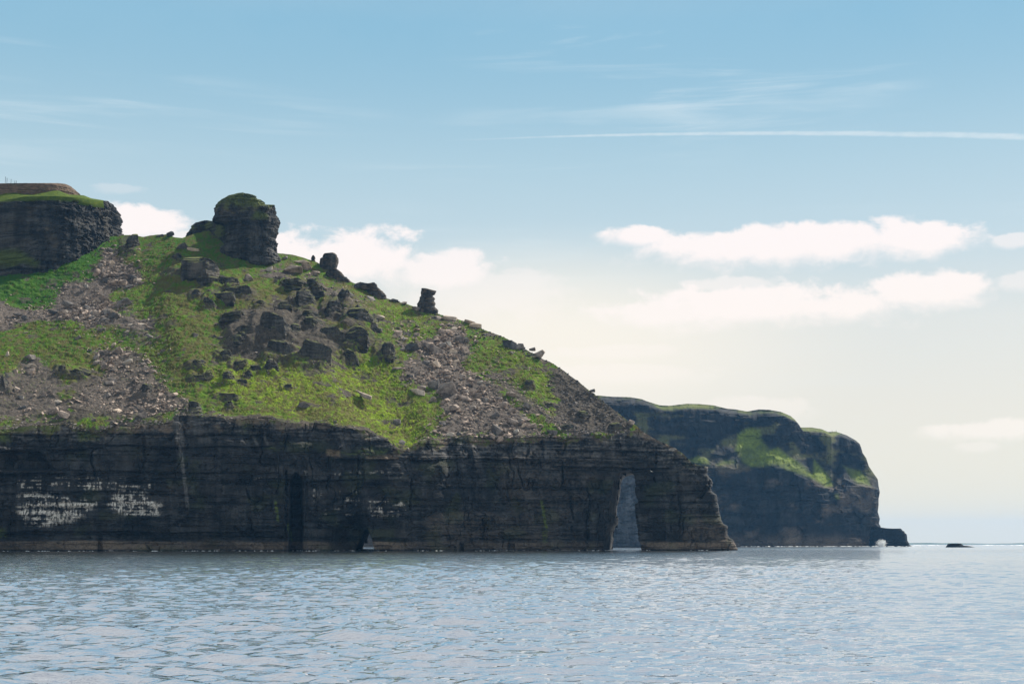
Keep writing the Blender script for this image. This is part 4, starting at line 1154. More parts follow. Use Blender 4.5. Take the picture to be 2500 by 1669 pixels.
HAND = [  # label, x, y, w, h, roll (clockwise tilt), material
    ('largest flat grey slab tilted down to the right in the right hand scree', 1054, 854, 62, 22, 22, 's'),
    ('big dark grey slab lying left of the largest one', 1007, 852, 42, 21, 12, 'd'),
    ('pale grey block at the top of the right hand scree', 1083, 813, 29, 19, 8, 's'),
    ('tall pinkish block at the upper left of the right hand scree', 970, 818, 20, 20, 20, 's'),
    ('small flat pale block above the top scree block', 1107, 803, 18, 11, -6, 'p'),
    ('massive rounded boulder in the middle of the right hand scree', 1092, 955, 48, 31, -10, 's'),
    ('upright boulder leaning on the left of the massive rounded one', 1061, 944, 28, 28, -20, 's'),
    ('long slab sloping right below the massive rounded boulder', 1131, 972, 48, 18, 30, 's'),
    ('round-backed boulder below the massive one in the right hand scree', 1101, 997, 40, 24, 5, 's'),
    ('flat pale slab at the left edge of the right hand scree', 1018, 958, 40, 14, 12, 'p'),
    ('small grey block under the left edge of the massive boulder', 1058, 976, 18, 14, 20, 's'),
    ('low tilted block above the flat pale slab', 1029, 947, 20, 14, 15, 's'),
    ('smooth grey slab standing tilted on the cliff brow in the right hand scree', 1213, 1051, 34, 19, 44, 'd'),
    ('pinkish flat block on the cliff brow right of the green gully', 1098, 1060, 23, 11, 0, 'p'),
    ('purple-grey block right in the right hand scree', 1248, 965, 24, 16, 28, 's'),
    ('small pinkish block near the green strip at lower right', 1287, 993, 19, 13, 30, 's'),
    ('broad pinkish boulder right of centre low in the right hand scree', 1225, 992, 29, 20, -8, 's'),
    ('pointed boulder on the skyline lowest of the ridge row', 1318, 862, 22, 23, 15, 's'),
    ('big dark boulder on the skyline above the right hand grass', 1243, 846, 33, 27, 12, 'd'),
    ('sloping boulder right beside the big dark skyline boulder', 1270, 850, 27, 18, 20, 's'),
    ('small dark rock on the skyline left of the pointed boulder', 1300, 852, 14, 9, 0, 'd'),
    ('broad tan slab on the skyline right of the balanced stack', 1097, 778, 38, 12, 8, 'p'),
    ('dark tilted slab at the foot of the balanced stack', 1071, 776, 22, 11, 30, 's'),
    ('flat tan slab on the skyline beyond the broad tan one', 1161, 797, 32, 14, 12, 'p'),
    ('thin tan slab jutting on the skyline above the flat one', 1147, 786, 26, 6, 14, 'p'),
    ('pale pink block on the grass below the balanced stack', 928, 775, 20, 14, 36, 'p'),
    ('small pale tilted stone right of centre under the two slabs', 1114, 881, 13, 11, 20, 'p'),
    ('grey block by the green edge of the right hand scree', 1001, 920, 16, 12, 0, 'd'),
    ('brownish block beside the grey one at the scree edge', 1021, 913, 15, 13, 10, 's'),
    ('small block at the left end of the dark slab', 981, 854, 13, 15, 0, 's'),
    ('dark upright rock under the top scree block', 1121, 831, 22, 22, 10, 'd'),
    ('slab standing in the grass below the block tor skyline ledge', 905, 730, 25, 16, 40, 's'),
    ('pale triangular slab lying right of the left upper scree', 306, 745, 40, 23, -16, 's'),
    ('dark angular boulder at the head of the middle left rock pile', 253, 733, 28, 19, 20, 's'),
    ('long slab tilted up to the right in the middle left rock pile', 245, 749, 46, 10, -22, 's'),
    ('flat block low in the middle left rock pile', 245, 785, 34, 13, -18, 's'),
    ('broad pale slab in the centre of the middle left rock pile', 257, 766, 27, 18, -10, 's'),
    ('big dark creased boulder at the right of the middle left rock pile', 281, 777, 38, 22, 25, 'd'),
    ('squarish boulder at the left of the middle left rock pile', 239, 768, 18, 20, -15, 's'),
    ('square block at the foot of the upper left rubble', 300, 691, 20, 15, 5, 's'),
    ('flat block right of the square one in the upper left rubble', 315, 699, 20, 9, 3, 's'),
    ('flat slab left of the square block in the upper left rubble', 277, 692, 26, 9, -8, 's'),
    ('rounded block above the square one in the upper left rubble', 313, 677, 18, 12, 0, 'd'),
    ('small block left of the long tilted slab', 204, 739, 16, 11, -10, 'd'),
    ('upright block below left of the long tilted slab', 193, 757, 14, 18, 15, 's'),
    ('pale block beside the upright one left of the tilted slab', 209, 753, 20, 14, 0, 's'),
    ('low dark slab in the grey gravel fan at left', 156, 762, 27, 11, 10, 's'),
    ('flat dark block in the gravel fan left of the low slab', 128, 762, 22, 11, 15, 'd'),
    ('dark block near the left edge in the gravel fan', 60, 776, 15, 13, 0, 'd'),
    ('flat dark slab near the left edge of the gravel fan', 44, 767, 26, 9, 12, 'd'),
    ('rounded grey boulder in the lower left rubble centre', 290, 858, 22, 18, 0, 's'),
    ('flat slab left of the rounded boulder in the lower left rubble', 257, 862, 28, 9, -5, 's'),
    ('pinkish rounded boulder lower in the lower left rubble', 312, 884, 24, 15, -5, 'p'),
    ('upright thin block in the lower left rubble', 235, 871, 12, 20, 15, 's'),
    ('rounded grey boulder in grass near the left edge', 73, 875, 28, 14, -5, 's'),
    ('flat-topped pinkish block near the left edge', 77, 894, 26, 12, 2, 'p'),
    ('broken block under the flat-topped pinkish one', 75, 907, 18, 22, 20, 's'),
    ('slanting block at the right edge of the lower left rubble', 355, 903, 16, 18, 35, 's'),
    ('long thin pale slab bridging the turf at centre left', 340, 792, 40, 8, 4, 'p'),
    ('thin slab tilted down right of the bridging slab', 371, 803, 28, 7, 20, 's'),
    ('pale slab below the creased boulder', 304, 802, 30, 11, 8, 'p'),
    ('small pale block just under the pale slab', 309, 812, 17, 10, 0, 'p'),
    ('lone dark block in the left hand turf', 190, 824, 14, 13, 0, 'd'),
    ('small block at the gravel edge above the turf', 208, 700, 14, 10, -10, 's'),
    ('pale standing stone at the left frame edge', 17, 868, 9, 20, 15, 'p'),
    ('flat pale slab over the cliff brow at lower left', 132, 1004, 26, 15, -18, 's'),
    ('slab leaning right beside the flat one over the brow', 156, 1014, 30, 16, 25, 's'),
    ('pair-like thin slabs in brown earth at lower left', 140, 979, 32, 8, 12, 'p'),
    ('round stone on the cliff brow at lower left', 229, 1029, 18, 12, 0, 's'),
    ('pale wedge in the brown earth below the lower left rubble', 297, 961, 22, 12, -10, 's'),
    ('flat stone in the brown earth above the brow', 316, 1006, 18, 7, 8, 's'),
    ('lone rounded dark boulder in the olive grass', 451, 746, 17, 11, 0, 'd'),
    ('lone white-topped block low in the olive grass', 474, 821, 21, 13, 5, 'd'),
    ('left of two dark blocks side by side in grass', 524, 824, 13, 11, 0, 'd'),
    ('right of two dark blocks side by side in grass', 538, 826, 13, 10, 6, 'd'),
    ('tilted pinkish slab below the domed stack', 607, 680, 22, 17, 40, 's'),
    ('pale wedge-shaped block below the right foot of the domed stack', 659, 657, 15, 16, 40, 'p'),
    ('large square block in the row under the ridge', 717, 662, 46, 24, 5, 's'),
    ('leaning block right of the large square one', 746, 655, 26, 24, 20, 's'),
    ('smaller tilted block at the right end of that row', 770, 667, 20, 14, 30, 's'),
    ('flat pale slab over the row of blocks on the ridge', 735, 640, 40, 10, 10, 'p'),
    ('long cracked tan slab alone in the bright meadow', 886, 964, 46, 10, 20, 's'),
    ('rounded brown rock in the lower meadow', 741, 988, 28, 13, -3, 'd'),
    ('flat stone in grass left of the right hand scree', 969, 899, 22, 7, 4, 's'),
    ('dark round rock low in the green gully', 969, 1031, 19, 14, 0, 'd'),
    ('small brown stone at the bottom of the green gully', 982, 1079, 14, 11, 15, 's'),
    ('dark block of the pair on the saddle', 447, 605, 28, 14, -15, 'd'),
    ('pale slab of the pair on the saddle', 471, 611, 30, 8, 8, 'p'),
    ('small rock on the saddle skyline nearest the domed stack', 415, 571, 18, 13, 10, 'd'),
    ('low rock on the saddle skyline left of the small one', 392, 575, 20, 8, 0, 'd'),
    ('dark rounded rock at lower right of the scree below the green strip', 1348, 1057, 24, 14, 0, 'd'),
    ('pale stone on the brow at the lower right of the scree', 1272, 1060, 16, 9, 10, 'p'),
    ('small boulder perched on the skyline of the brown slope', 1447, 953, 11, 8, 0, 'd'),
    ('broad block on the brown skyline lower down', 1540, 1032, 16, 12, 20, 's'),
    ('squat boulder on skyline left of the balanced stack', 985, 740, 18, 9, 0, 's'),
    ('low boulder on skyline nearest the blunt-nosed ledge', 962, 735, 22, 10, 10, 'd'),
    ('round boulder just left of the balanced stack foot', 1016, 756, 20, 12, 5, 's'),
]
for k, h in enumerate(HAND):
    boulder(h[0], *h[1:6], m=h[6], group=None, var=k)

# random boulders in the screes: individuals that nothing tells apart share their label
def rand_in(poly, r):
    xs = [p[0] for p in poly]; ys = [p[1] for p in poly]
    for _ in range(400):
        x, y = r.uniform(max(min(xs), -40), max(xs)), r.uniform(min(ys), max(ys))
        if inpoly(np.array(x), np.array(y), poly): return x, y
    return sum(xs) / len(xs), sum(ys) / len(ys)


HEAD_A = [(255, 604), (274, 598), (306, 639), (344, 661), (348, 697), (300, 690), (260, 690), (230, 670)]
PILE_A = [(190, 730), (255, 725), (290, 760), (285, 800), (200, 790), (120, 775), (150, 745)]
RIGHT_HI = [(955, 795), (985, 832), (1060, 828), (1078, 790), (1130, 785), (1150, 850), (1110, 890), (1060, 870), (1080, 840)]
RIGHT_LO = [(1120, 890), (1200, 930), (1260, 990), (1330, 1050), (1360, 1064), (1140, 1064), (1060, 1064), (1080, 1010), (1060, 950), (985, 925), (1000, 890), (1060, 880)]
MARKS = [(1054, 854, 'the largest flat grey slab'), (1007, 852, 'the dark slab beside the largest one'), (1083, 813, 'the pale block topping the right scree'), (970, 818, 'the tall pinkish block'),
         (1092, 955, 'the massive rounded boulder'), (1061, 944, 'the upright leaning boulder'), (1131, 972, 'the long sloping slab'), (1101, 997, 'the round-backed boulder'), (1018, 958, 'the flat pale slab at the scree edge'),
         (1213, 1051, 'the smooth slab on the cliff brow'), (1098, 1060, 'the pinkish flat block on the brow'), (1248, 965, 'the purple-grey block'), (1225, 992, 'the broad pinkish boulder'), (1287, 993, 'the small pinkish block by the green strip'),
         (1045, 740, 'the balanced stack'), (1243, 846, 'the big dark skyline boulder'), (306, 745, 'the pale triangular slab'), (253, 733, 'the dark angular pile-top boulder'), (257, 766, 'the broad pale slab of the left pile'),
         (281, 777, 'the big creased boulder'), (300, 691, 'the square block under the upper rubble'), (156, 762, 'the low dark slab in the gravel fan'), (60, 776, 'the dark block in the gravel fan'), (290, 858, 'the rounded grey boulder in the lower left rubble'),
         (312, 884, 'the pinkish rounded boulder'), (73, 875, 'the rounded boulder near the left edge'), (77, 894, 'the flat-topped pinkish block'), (132, 1004, 'the flat pale slab over the brow'), (340, 792, 'the thin bridging slab'),
         (150, 905, 'the pointed outcrop in the lower rubble'), (186, 912, 'the broad outcrop in the lower rubble'), (717, 662, 'the large square block under the ridge'), (800, 640, 'the block tor'), (735, 744, 'the big round knob'),
         (876, 788, 'the large dark bluff'), (905, 722, 'the blunt-nosed ledge'), (928, 775, 'the pale pink block'), (270, 590, 'the foot of the crag'), (355, 903, 'the slanting block of the lower rubble'), (431, 1010, 'the cliff brow notch'), (297, 961, 'the pale wedge in brown earth')]
USED = set(h[0] for h in HAND)


def own_label(x, y, wd, hg, m, px):
    """colour, size and shape, then the nearest landmarks it lies beside"""
    tone = {'s': 'grey-brown', 'p': 'pale', 'd': 'dark'}[m]
    size = 'tiny' if px < 8.5 else ('small' if px < 11.5 else 'middling')
    asp = wd / hg
    shape = 'slab' if asp > 2.0 else ('flattish stone' if asp > 1.45 else ('squarish stone' if asp > 1.1 else 'upright stone'))
    near = sorted(MARKS, key=lambda q: math.hypot(q[0] - x, q[1] - y))
    for q in near[:6]:
        dx, dy = x - q[0], y - q[1]; d = math.hypot(dx, dy)
        ang = math.degrees(math.atan2(-dy, dx)) % 360
        dirn = ['right of', 'above and right of', 'above', 'above and left of', 'left of', 'below and left of', 'below', 'below and right of'][int((ang + 22.5) // 45) % 8]
        how = 'just ' if d < 28 else ('a little ' if d < 60 else 'well ')
        lb = f'{size} {tone} {shape} {how}{dirn} {q[2]}'
        if lb not in USED and len(lb.split()) <= 16:
            USED.add(lb); return lb
    return None


r_ = random.Random(4)
for poly, n, s0, s1, gp in (
        (HEAD_A, 22, 8, 15, 'rubble stones of the left scree top'), (PILE_A, 26, 8, 17, 'blocks of the middle left rock pile'),
        (SC_B, 34, 7, 16, 'boulders of the lower left rubble'), (SC_C, 16, 7, 15, 'boulders near the left edge'),
        (SC_G, 16, 7, 14, 'boulders between the left piles'), (RIGHT_HI, 24, 8, 18, 'boulders of the upper right hand scree'),
        (RIGHT_LO, 46, 8, 20, 'boulders of the lower right hand scree'), (SC_H, 16, 7, 14, 'boulders below the ridge ledges')):
    done = 0
    while done < n:
        x, y = rand_in(poly, r_)
        if x < 3: continue
        sz = s0 + (s1 - s0) * r_.random() ** 2
        wd, hg, m = sz * r_.uniform(.9, 1.35), sz * r_.uniform(.5, .95), r_.choice('sssspd')
        lb = own_label(x, y, wd, hg, m, sz)
        if lb is None: continue
        boulder(lb, x, y, wd * 1.22, hg * 1.22, r_.uniform(-35, 40), m, gp, var=r_.randrange(1000)); done += 1

# small rubble nobody could count: one mesh per scree
SMALL = []
for k in range(10):
    me = rock_mesh('pebble', 900 + k, 8, False)
    V = np.array([v.co[:] for v in me.vertices]); Fc = []
    for p in me.polygons:
        vv = list(p.vertices)
        for j in range(1, len(vv) - 1): Fc.append((vv[0], vv[j], vv[j + 1]))
    SMALL.append((V, np.array(Fc))); bpy.data.meshes.remove(me)


def rubble_mesh(name, spots, mat, label):
    Vs, Fs, off = [], [], 0
    for (x, y, s) in spots:
        P = surf(x, y); mpp = P[1] / F
        V, Fc = SMALL[r_.randrange(10)]
        sc = np.array([s * r_.uniform(.8, 1.5), s * r_.uniform(.7, 1.2), s * r_.uniform(.4, .9)]) * mpp
        a, b = r_.uniform(0, 6.28), r_.uniform(-.6, .6)
        Rz = np.array([[math.cos(a), -math.sin(a), 0], [math.sin(a), math.cos(a), 0], [0, 0, 1]])
        Rx = np.array([[1, 0, 0], [0, math.cos(b), -math.sin(b)], [0, math.sin(b), math.cos(b)]])
        Vs.append((V * sc) @ Rz.T @ Rx.T + P + np.array([0, 0, 0.12 * sc[2]])); Fs.append(Fc + off); off += len(V)
    o = mesh_np(name, np.concatenate(Vs), np.concatenate(Fs), mat)
    tag(o, label, None, None, 'stuff')


def spots(poly, n, s0, s1, pw=2.0):
    out_ = []
    for _ in range(n):
        x, y = rand_in(poly, r_)
        if r_.random() < 0.42: x += r_.gauss(0, 24); y += r_.gauss(0, 14)
        cl = float(vn(x / 38.0, y / 30.0, 0, 601)) * .5 + .5
        out_.append((x, y, s0 + (s1 * (0.45 + 1.2 * cl) - s0) * r_.random() ** (pw + 0.8)))
    return out_


rubble_mesh('scree', spots(SC_A, 2600, 1.6, 5.0) + spots(SC_A, 260, 4, 10) + spots(HEAD_A, 420, 3, 8) + spots(PILE_A, 320, 3, 9), M_STONE, 'grey rubble fan spilling below the upper left crag')
rubble_mesh('scree', spots(SC_B, 1300, 1.8, 7) + spots(SC_B, 260, 5, 11) + spots(SC_C, 520, 1.8, 6) + spots(SC_G, 420, 1.8, 6), M_STONE, 'loose brownish rubble on the lower left slope')
rubble_mesh('scree', spots(SC_D, 2300, 1.8, 8) + spots(SC_D, 420, 5, 12) + spots(RIGHT_HI, 260, 3, 9) + spots(SC_J, 500, 1.6, 5), M_STONE, 'grey-brown rubble of the right hand scree')
rubble_mesh('scree', spots(SC_F, 1300, 1.4, 5.5) + spots(SC_E, 260, 2, 7), M_STONE_DARK, 'dark fine rubble on the bare right hand slope and ridge')
rubble_mesh('scree', spots(SC_H, 420, 1.6, 5) + spots(SC_I, 160, 1.5, 4) + spots([(540, 740), (720, 730), (880, 850), (760, 900), (500, 860)], 300, 1.5, 4), M_STONE, 'scattered stones among the mid slope outcrops')
SPECK = spots([(0, 790), (300, 770), (420, 960), (300, 1020), (0, 1020)], 260, 1.4, 3.6) + spots([(640, 620), (900, 720), (1060, 780), (1040, 830), (940, 800), (760, 760)], 260, 1.4, 3.4) \
    + spots([(1160, 810), (1300, 870), (1400, 980), (1330, 1000), (1200, 880)], 150, 1.4, 3.6) + spots([(460, 880), (960, 900), (1000, 1060), (540, 1010)], 90, 1.3, 2.6) \
    + spots([(920, 770), (1000, 780), (1050, 820), (960, 830)], 90, 2, 4.5)
LIP = []
for _ in range(900):
    x = r_.uniform(-30, 1540)
    if 540 < x < 1030 and r_.random() < .75: continue
    LIP.append((x, float(poly_at(BROW, x)) - r_.uniform(-1, 12) ** 1, 1.4 + 6.5 * r_.random() ** 2.6))
rubble_mesh('scree', LIP, M_STONE, 'broken stones along the cliff lip')
DARK = []
for (lb, cx, cy, wd, hg, rb) in OUTC:
    for _ in range(int(7 + wd / 4)):
        DARK.append((cx + r_.gauss(0, wd * .45), cy + hg * .35 + r_.gauss(0, hg * .35), 1.4 + 4.2 * r_.random() ** 2))
rubble_mesh('scree', DARK, M_STONE_DARK, 'dark broken stones round the feet of the outcrops')
rubble_mesh('scree', SPECK, M_STONE_PALE, 'pale stones scattered through the grass')

# fallen rocks at the foot of the sea cliff
FOOT = []
for _ in range(260):
    j = r_.randrange(120, NUC - 4)
    if vn(j / 30.0, 7.7, 0, 96) < r_.uniform(-.4, .6): continue
    p = Pc[int(3.2 / 66 * NVC), j].copy()
    if in_hole(Pc[18:19, j:j + 1]).any(): continue
    FOOT.append((p + np.array([0, -r_.uniform(0.2, 2.2), -0.2 - p[2] + r_.uniform(-.2, .3)]), r_.uniform(.6, 2.6)))
Vs, Fs, off = [], [], 0
for P, sz in FOOT:
    V, Fc = SMALL[r_.randrange(10)]; a_r = r_.uniform(0, 6.28)
    Rz = np.array([[math.cos(a_r), -math.sin(a_r), 0], [math.sin(a_r), math.cos(a_r), 0], [0, 0, 1]])
    Vs.append((V * np.array([sz * 1.5, sz, sz * .8])) @ Rz.T + P); Fs.append(Fc + off); off += len(V)
tag(mesh_np('fallen_rocks', np.concatenate(Vs), np.concatenate(Fs), M_STONE_DARK), 'dark fallen rocks along the foot of the near cliff', None, None, 'stuff')

# ------------------------------------------------------------------ fence on the crag
M_POST, nt = new_mat('weathered_post'); principled(nt, nt.mix(nt.noise(nt.n('ShaderNodeTexCoord').outputs['Object'], 3.0), (0.05, 0.07, 0.08), (0.10, 0.13, 0.15)), .8)
M_WIRE, nt = new_mat('galvanised_wire'); principled(nt, nt.mix(nt.noise(nt.n('ShaderNodeTexCoord').outputs['Object'], 4.0), (0.12, 0.17, 0.19), (0.2, 0.26, 0.28)), .6)
Yfen = float(crag_front(25)) + 16
fb = world(12, 450, Yfen)
fence = empty('wire_fence', fb); tag(fence, 'short run of tall wire fence standing on the upper left crag', 'fence')


def bar(name, p, q, r, mat, parent, origin, n=6):
    p, q = np.asarray(p, float), np.asarray(q, float); d = q - p; d /= np.linalg.norm(d)
    u = np.cross(d, [0.3, 0.9, 0.2]); u /= np.linalg.norm(u); w2 = np.cross(d, u)
    ring = [u * math.cos(k * 2 * math.pi / n) * r + w2 * math.sin(k * 2 * math.pi / n) * r for k in range(n)]
    V = np.array([p + c for c in ring] + [q + c for c in ring])
    Fq = [(k, (k + 1) % n, n + (k + 1) % n, n + k) for k in range(n)]
    o = mesh_np(name, V - origin, np.array(Fq), mat, parent)
    return o


POSTS = [(12.5, 431.5, 0), (16.5, 434.5, 0), (26.5, 437.5, 3), (35.8, 441, 6), (39.6, 441.5, 7)]
tops = []
for x, yt_, dy in POSTS:
    a = world(x, 452, Yfen + dy); b = world(x, yt_, Yfen + dy); b[0] = a[0]
    bar('post', a, b, 0.13, M_POST, fence, fb); tops.append((a, b))
for f_ in (0.35, 0.5, 0.65, 0.8, 0.94):
    for (a0_, b0_), (a1_, b1_) in zip(tops[:-1], tops[1:]):
        bar('wire', a0_ + (b0_ - a0_) * f_, a1_ + (b1_ - a1_) * f_, 0.025, M_WIRE, fence, fb, 4)

# ------------------------------------------------------------------ far headland across the bay
FTOP = [(500, 1010), (900, 985), (1200, 975), (1461, 965), (1493, 968), (1538, 969), (1567, 974), (1579, 979), (1595, 984), (1611, 989), (1634, 990), (1678, 985), (1710, 986), (1742, 989), (1774, 997),
        (1796, 999), (1824, 1004), (1853, 999), (1879, 1000), (1907, 1005), (1930, 1015), (1941, 1024), (1946, 1033), (1953, 1043), (1981, 1043), (2006, 1047), (2022, 1054), (2041, 1053), (2067, 1062), (2089, 1074)]
FRIGHT = [(2156, 1340), (2152, 1330), (2151, 1300), (2150, 1284), (2146, 1278), (2148, 1265), (2143, 1249), (2145, 1233), (2145, 1217), (2148, 1201), (2145, 1185), (2143, 1169), (2131, 1152), (2121, 1137), (2115, 1118), (2106, 1105), (2103, 1094), (2099, 1083), (2089, 1074)]
nuF, nvF = 520, 190
q1 = np.linspace(0, 1, nuF); v1 = np.linspace(0, 1, nvF)
qF = np.concatenate([np.linspace(0, 0.45, 80), np.linspace(0.45, 1, nuF - 80 + 1)[1:]])
Tx, Ty = np.interp(qF, np.linspace(0, 1, 200), np.linspace(500, 2089, 200)), None
Ty = poly_at(FTOP, Tx)
Bx = 500 + (2156 - 500) * qF
Y0f = lambda x: np.interp(x, [500, 1400, 1900, 2160], [2050, 1930, 1990, 2060])
By = 1327 + (H + 4) * F / Y0f(Bx)
Rx, Ry = along(FRIGHT, v1, 0.0)
Lx, Ly = np.full(nvF, 500.0), By[0] + (Ty[0] - By[0]) * v1
Qf, Vf = qF[None, :], v1[:, None]
PXf = (1 - Qf) * Lx[:, None] + Qf * Rx[:, None] + (1 - Vf) * Bx + Vf * Tx - ((1 - Qf) * (1 - Vf) * 500 + Qf * (1 - Vf) * Bx[-1] + (1 - Qf) * Vf * 500 + Qf * Vf * Tx[-1])
PYf = (1 - Qf) * Ly[:, None] + Qf * Ry[:, None] + (1 - Vf) * By + Vf * Ty - ((1 - Qf) * (1 - Vf) * Ly[0] + Qf * (1 - Vf) * By[-1] + (1 - Qf) * Vf * Ly[-1] + Qf * Vf * Ty[-1])
Yf = Y0f(PXf)
a_, t_ = pix(PXf, PYf); Zf = H + t_ * Yf; Xf = a_ * Yf
rg = 9 * fbm(Xf / 40, Zf / 26, 0, 4, 401)
# the grass shelf: leaning back between two traced lines
GL = [(500, 1150), (1560, 1140), (1700, 1140), (1830, 1142), (1880, 1140), (1925, 1150), (1960, 1165), (2000, 1185), (2035, 1195), (2060, 1165), (2090, 1178), (2130, 1185), (2160, 1188)]
GT = [(500, 1110), (1560, 1110), (1690, 1095), (1800, 1060), (1830, 1042), (1862, 1046), (1890, 1080), (1930, 1090), (1975, 1112), (2000, 1130), (2030, 1180), (2050, 1130), (2100, 1150), (2125, 1165), (2160, 1180)]
sh = np.clip((poly_at(GL, PXf) - PYf) / np.maximum(poly_at(GL, PXf) - poly_at(GT, PXf), 2), 0, 1)
dz = (poly_at(GL, PXf) - poly_at(GT, PXf)) * Yf / F
Yf2 = Yf + 0.08 * Zf + sh * dz * 0.62
# spurs: to the right of each traced line the face steps back
for line_, dpt, wdt in (([(1000, 1925), (1050, 1932), (1100, 1946), (1150, 1966), (1200, 2010), (1340, 2030)], 13, 120),):
    l_ = np.array(line_); xl = np.interp(PYf, l_[:, 0], l_[:, 1])
    Yf2 = Yf2 + dpt * sstep(PXf + 0.6 * rg, xl, xl + wdt)
Yf2 = Yf2 + 9 * sstep(PXf + 0.4 * rg, 1972, 2040) * sstep(PYf, 1080, 1130) * (1 - sstep(PYf + 0.8 * rg - poly_at(GL, PXf), 0, 5))
BED_F = Beds(51, 2.0, 11.0, 8, 40, dip=0.004, warp=3.0)
Yf2 = Yf2 - (2.2 * BED_F(Xf, Zf) * (1 - 0.7 * (sh > 0) * (sh < 1)) + 9 * fbm(Xf / 55, Zf / 260, 0, 3, 403) + 5.5 * np.abs(fbm(Xf / 22, Zf / 60, 0, 4, 404)) + 2.5 * fbm(Xf / 12, Zf / 14, 0, 4, 409) + 1.6 * fbm(Xf / 6, Zf / 6, 0, 3, 406) - 3.0 * sstep(fbm(Xf / 30, Zf / 20, 0, 3, 407), .1, .16))
Yf2 = Yf2 + 14 * (1 - np.sqrt(np.clip(1 - 0.98 * Qf ** 45, 0, 1)))
# rounded top edge
Yf2 = Yf2 + 16 * sstep(Vf, 0.94, 1.0) ** 2
Pf = world(PXf, PYf, Yf2)
Pf[0, :, 2] = -2.5
gmask = np.zeros(PXf.shape)
gnz = fbm(Xf / 30, Zf / 18, 0, 4, 405)
for poly, amt in (([(1800, 1058), (1828, 1042), (1862, 1046), (1862, 1068), (1880, 1094), (1900, 1090), (1925, 1108), (1945, 1122), (1970, 1140), (1981, 1153), (1987, 1118), (2006, 1138), (2030, 1165), (2038, 1190), (2020, 1192), (1987, 1172), (1955, 1160), (1923, 1150), (1898, 1138), (1866, 1141), (1834, 1141), (1812, 1128), (1790, 1100)], 1.0),
                  ([(2055, 1134), (2076, 1140), (2100, 1146), (2122, 1166), (2126, 1186), (2092, 1180), (2076, 1166)], .9),
                  ([(1672, 1122), (1700, 1108), (1725, 1112), (1730, 1131), (1698, 1134)], .8), ([(1740, 1130), (1770, 1118), (1800, 1122), (1800, 1136), (1750, 1138)], .5),
                  ([(2040, 1206), (2052, 1206), (2052, 1220), (2042, 1220)], .8), ([(1610, 988), (1634, 992), (1648, 1004), (1622, 1000)], 1.0)):
    gmask = np.maximum(gmask, amt * sstep(sdpoly(PXf + rg, PYf + .6 * rg, poly), -4, 10) * (0.65 + 0.35 * sstep(gnz, -.3, .2)))
gmask = np.maximum(gmask, 0.55 * sstep(Vf + 0.03 * gnz, 0.962, 0.985) * sstep(gnz, -.4, .1))
gmask = np.maximum(gmask, 0.3 * sstep(gnz, 0.1, .5) * sstep(Vf, .5, .7))
spur = np.zeros(PXf.shape)
maskf = np.stack([spur, gmask, 0.35 * sstep(gnz, .05, .5) + 0.4 * sstep(Zf, 22, 4), 0.1 * sstep(-gnz, .1, .5)], -1)
fh = empty('distant_headland', (float(Pf[0, 380, 0]), float(Pf[0, 380, 1]), 0))
tag(fh, 'far hazy headland of tall dark cliffs with a green grass shelf across the bay', None, None, 'structure')
of = np.array(fh.location)
mesh_np('cliff_face', Pf.reshape(-1, 3) - of, gridfaces(nvF, nuF), M_FAR, fh, False, maskf.reshape(-1, 4))
tl = Pf[-1]
nbk = 10; vb = np.linspace(0, 1, nbk)[:, None]
BkF = np.empty((nbk, nuF, 3)); wd_ = np.interp(Tx, [500, 1900, 2060, 2089], [700, 500, 160, 2])
BkF[..., 0] = tl[:, 0] + (np.stack([np.interp(1 - vb[:, 0], v1, Pf[:, j, 0]) for j in range(nuF)], 1) - tl[:, 0]) * (qF ** 60)
BkF[..., 1] = tl[:, 1] + wd_ * vb + 2
BkF[..., 2] = np.stack([np.interp(1 - vb[:, 0], v1, Pf[:, j, 2]) for j in range(nuF)], 1)
mesh_np('back_slope', BkF.reshape(-1, 3) - of, gridfaces(nbk, nuF), M_FAR, fh, False, np.zeros((nbk * nuF, 4)))
# low promontory at its foot
loft('promontory', [(2120, 1345), (2125, 1330), (2128, 1300), (2130, 1284)], [(2238, 1337), (2222, 1330), (2216, 1319), (2213, 1304), (2205, 1295), (2199, 1289), (2175, 1290)], 2040.0, M_FAR, fh, of,
     nv=60, nr=140, sup=3.5, ratio=0.5, dmin=8, beds=Beds(52, 1.5, 5, 4, 20), amp=1.6, lump=1.0, seed=20)
# two thin posts on its top
for k, (x, lb) in enumerate(((2031, 'left of two thin posts on top of the far headland'), (2042, 'right of two thin posts on top of the far headland'))):
    j = int(np.argmin(np.abs(Tx - x))); p = Pf[-1, j]
    o = bar('post', p - p, np.array([0, 0, 2.6]), 0.22, M_POST, None, np.zeros(3)); o.location = p - np.array([0, 0, 0.3])
    tag(o, lb, 'post')

# sea stack seen through the arch
e = empty('sea_stack', world(1525, 1335, 1500.0)); e.location.z = 0
tag(e, 'pale blue-grey sea cliff stack seen through the large arch', 'sea stack')
loft('rock_body', [(1440, 1345), (1450, 1325), (1462, 1240), (1474, 1160), (1490, 1118)], [(1612, 1345), (1606, 1325), (1598, 1240), (1585, 1160), (1560, 1116)], 1500.0, M_PALE, e, np.array(e.location),
     nv=120, nr=200, sup=3.2, ratio=0.7, dmin=6, beds=Beds(61, 1.0, 5.0, 4, 18), amp=1.3, lump=1.4, seed=21, rug=1.6)

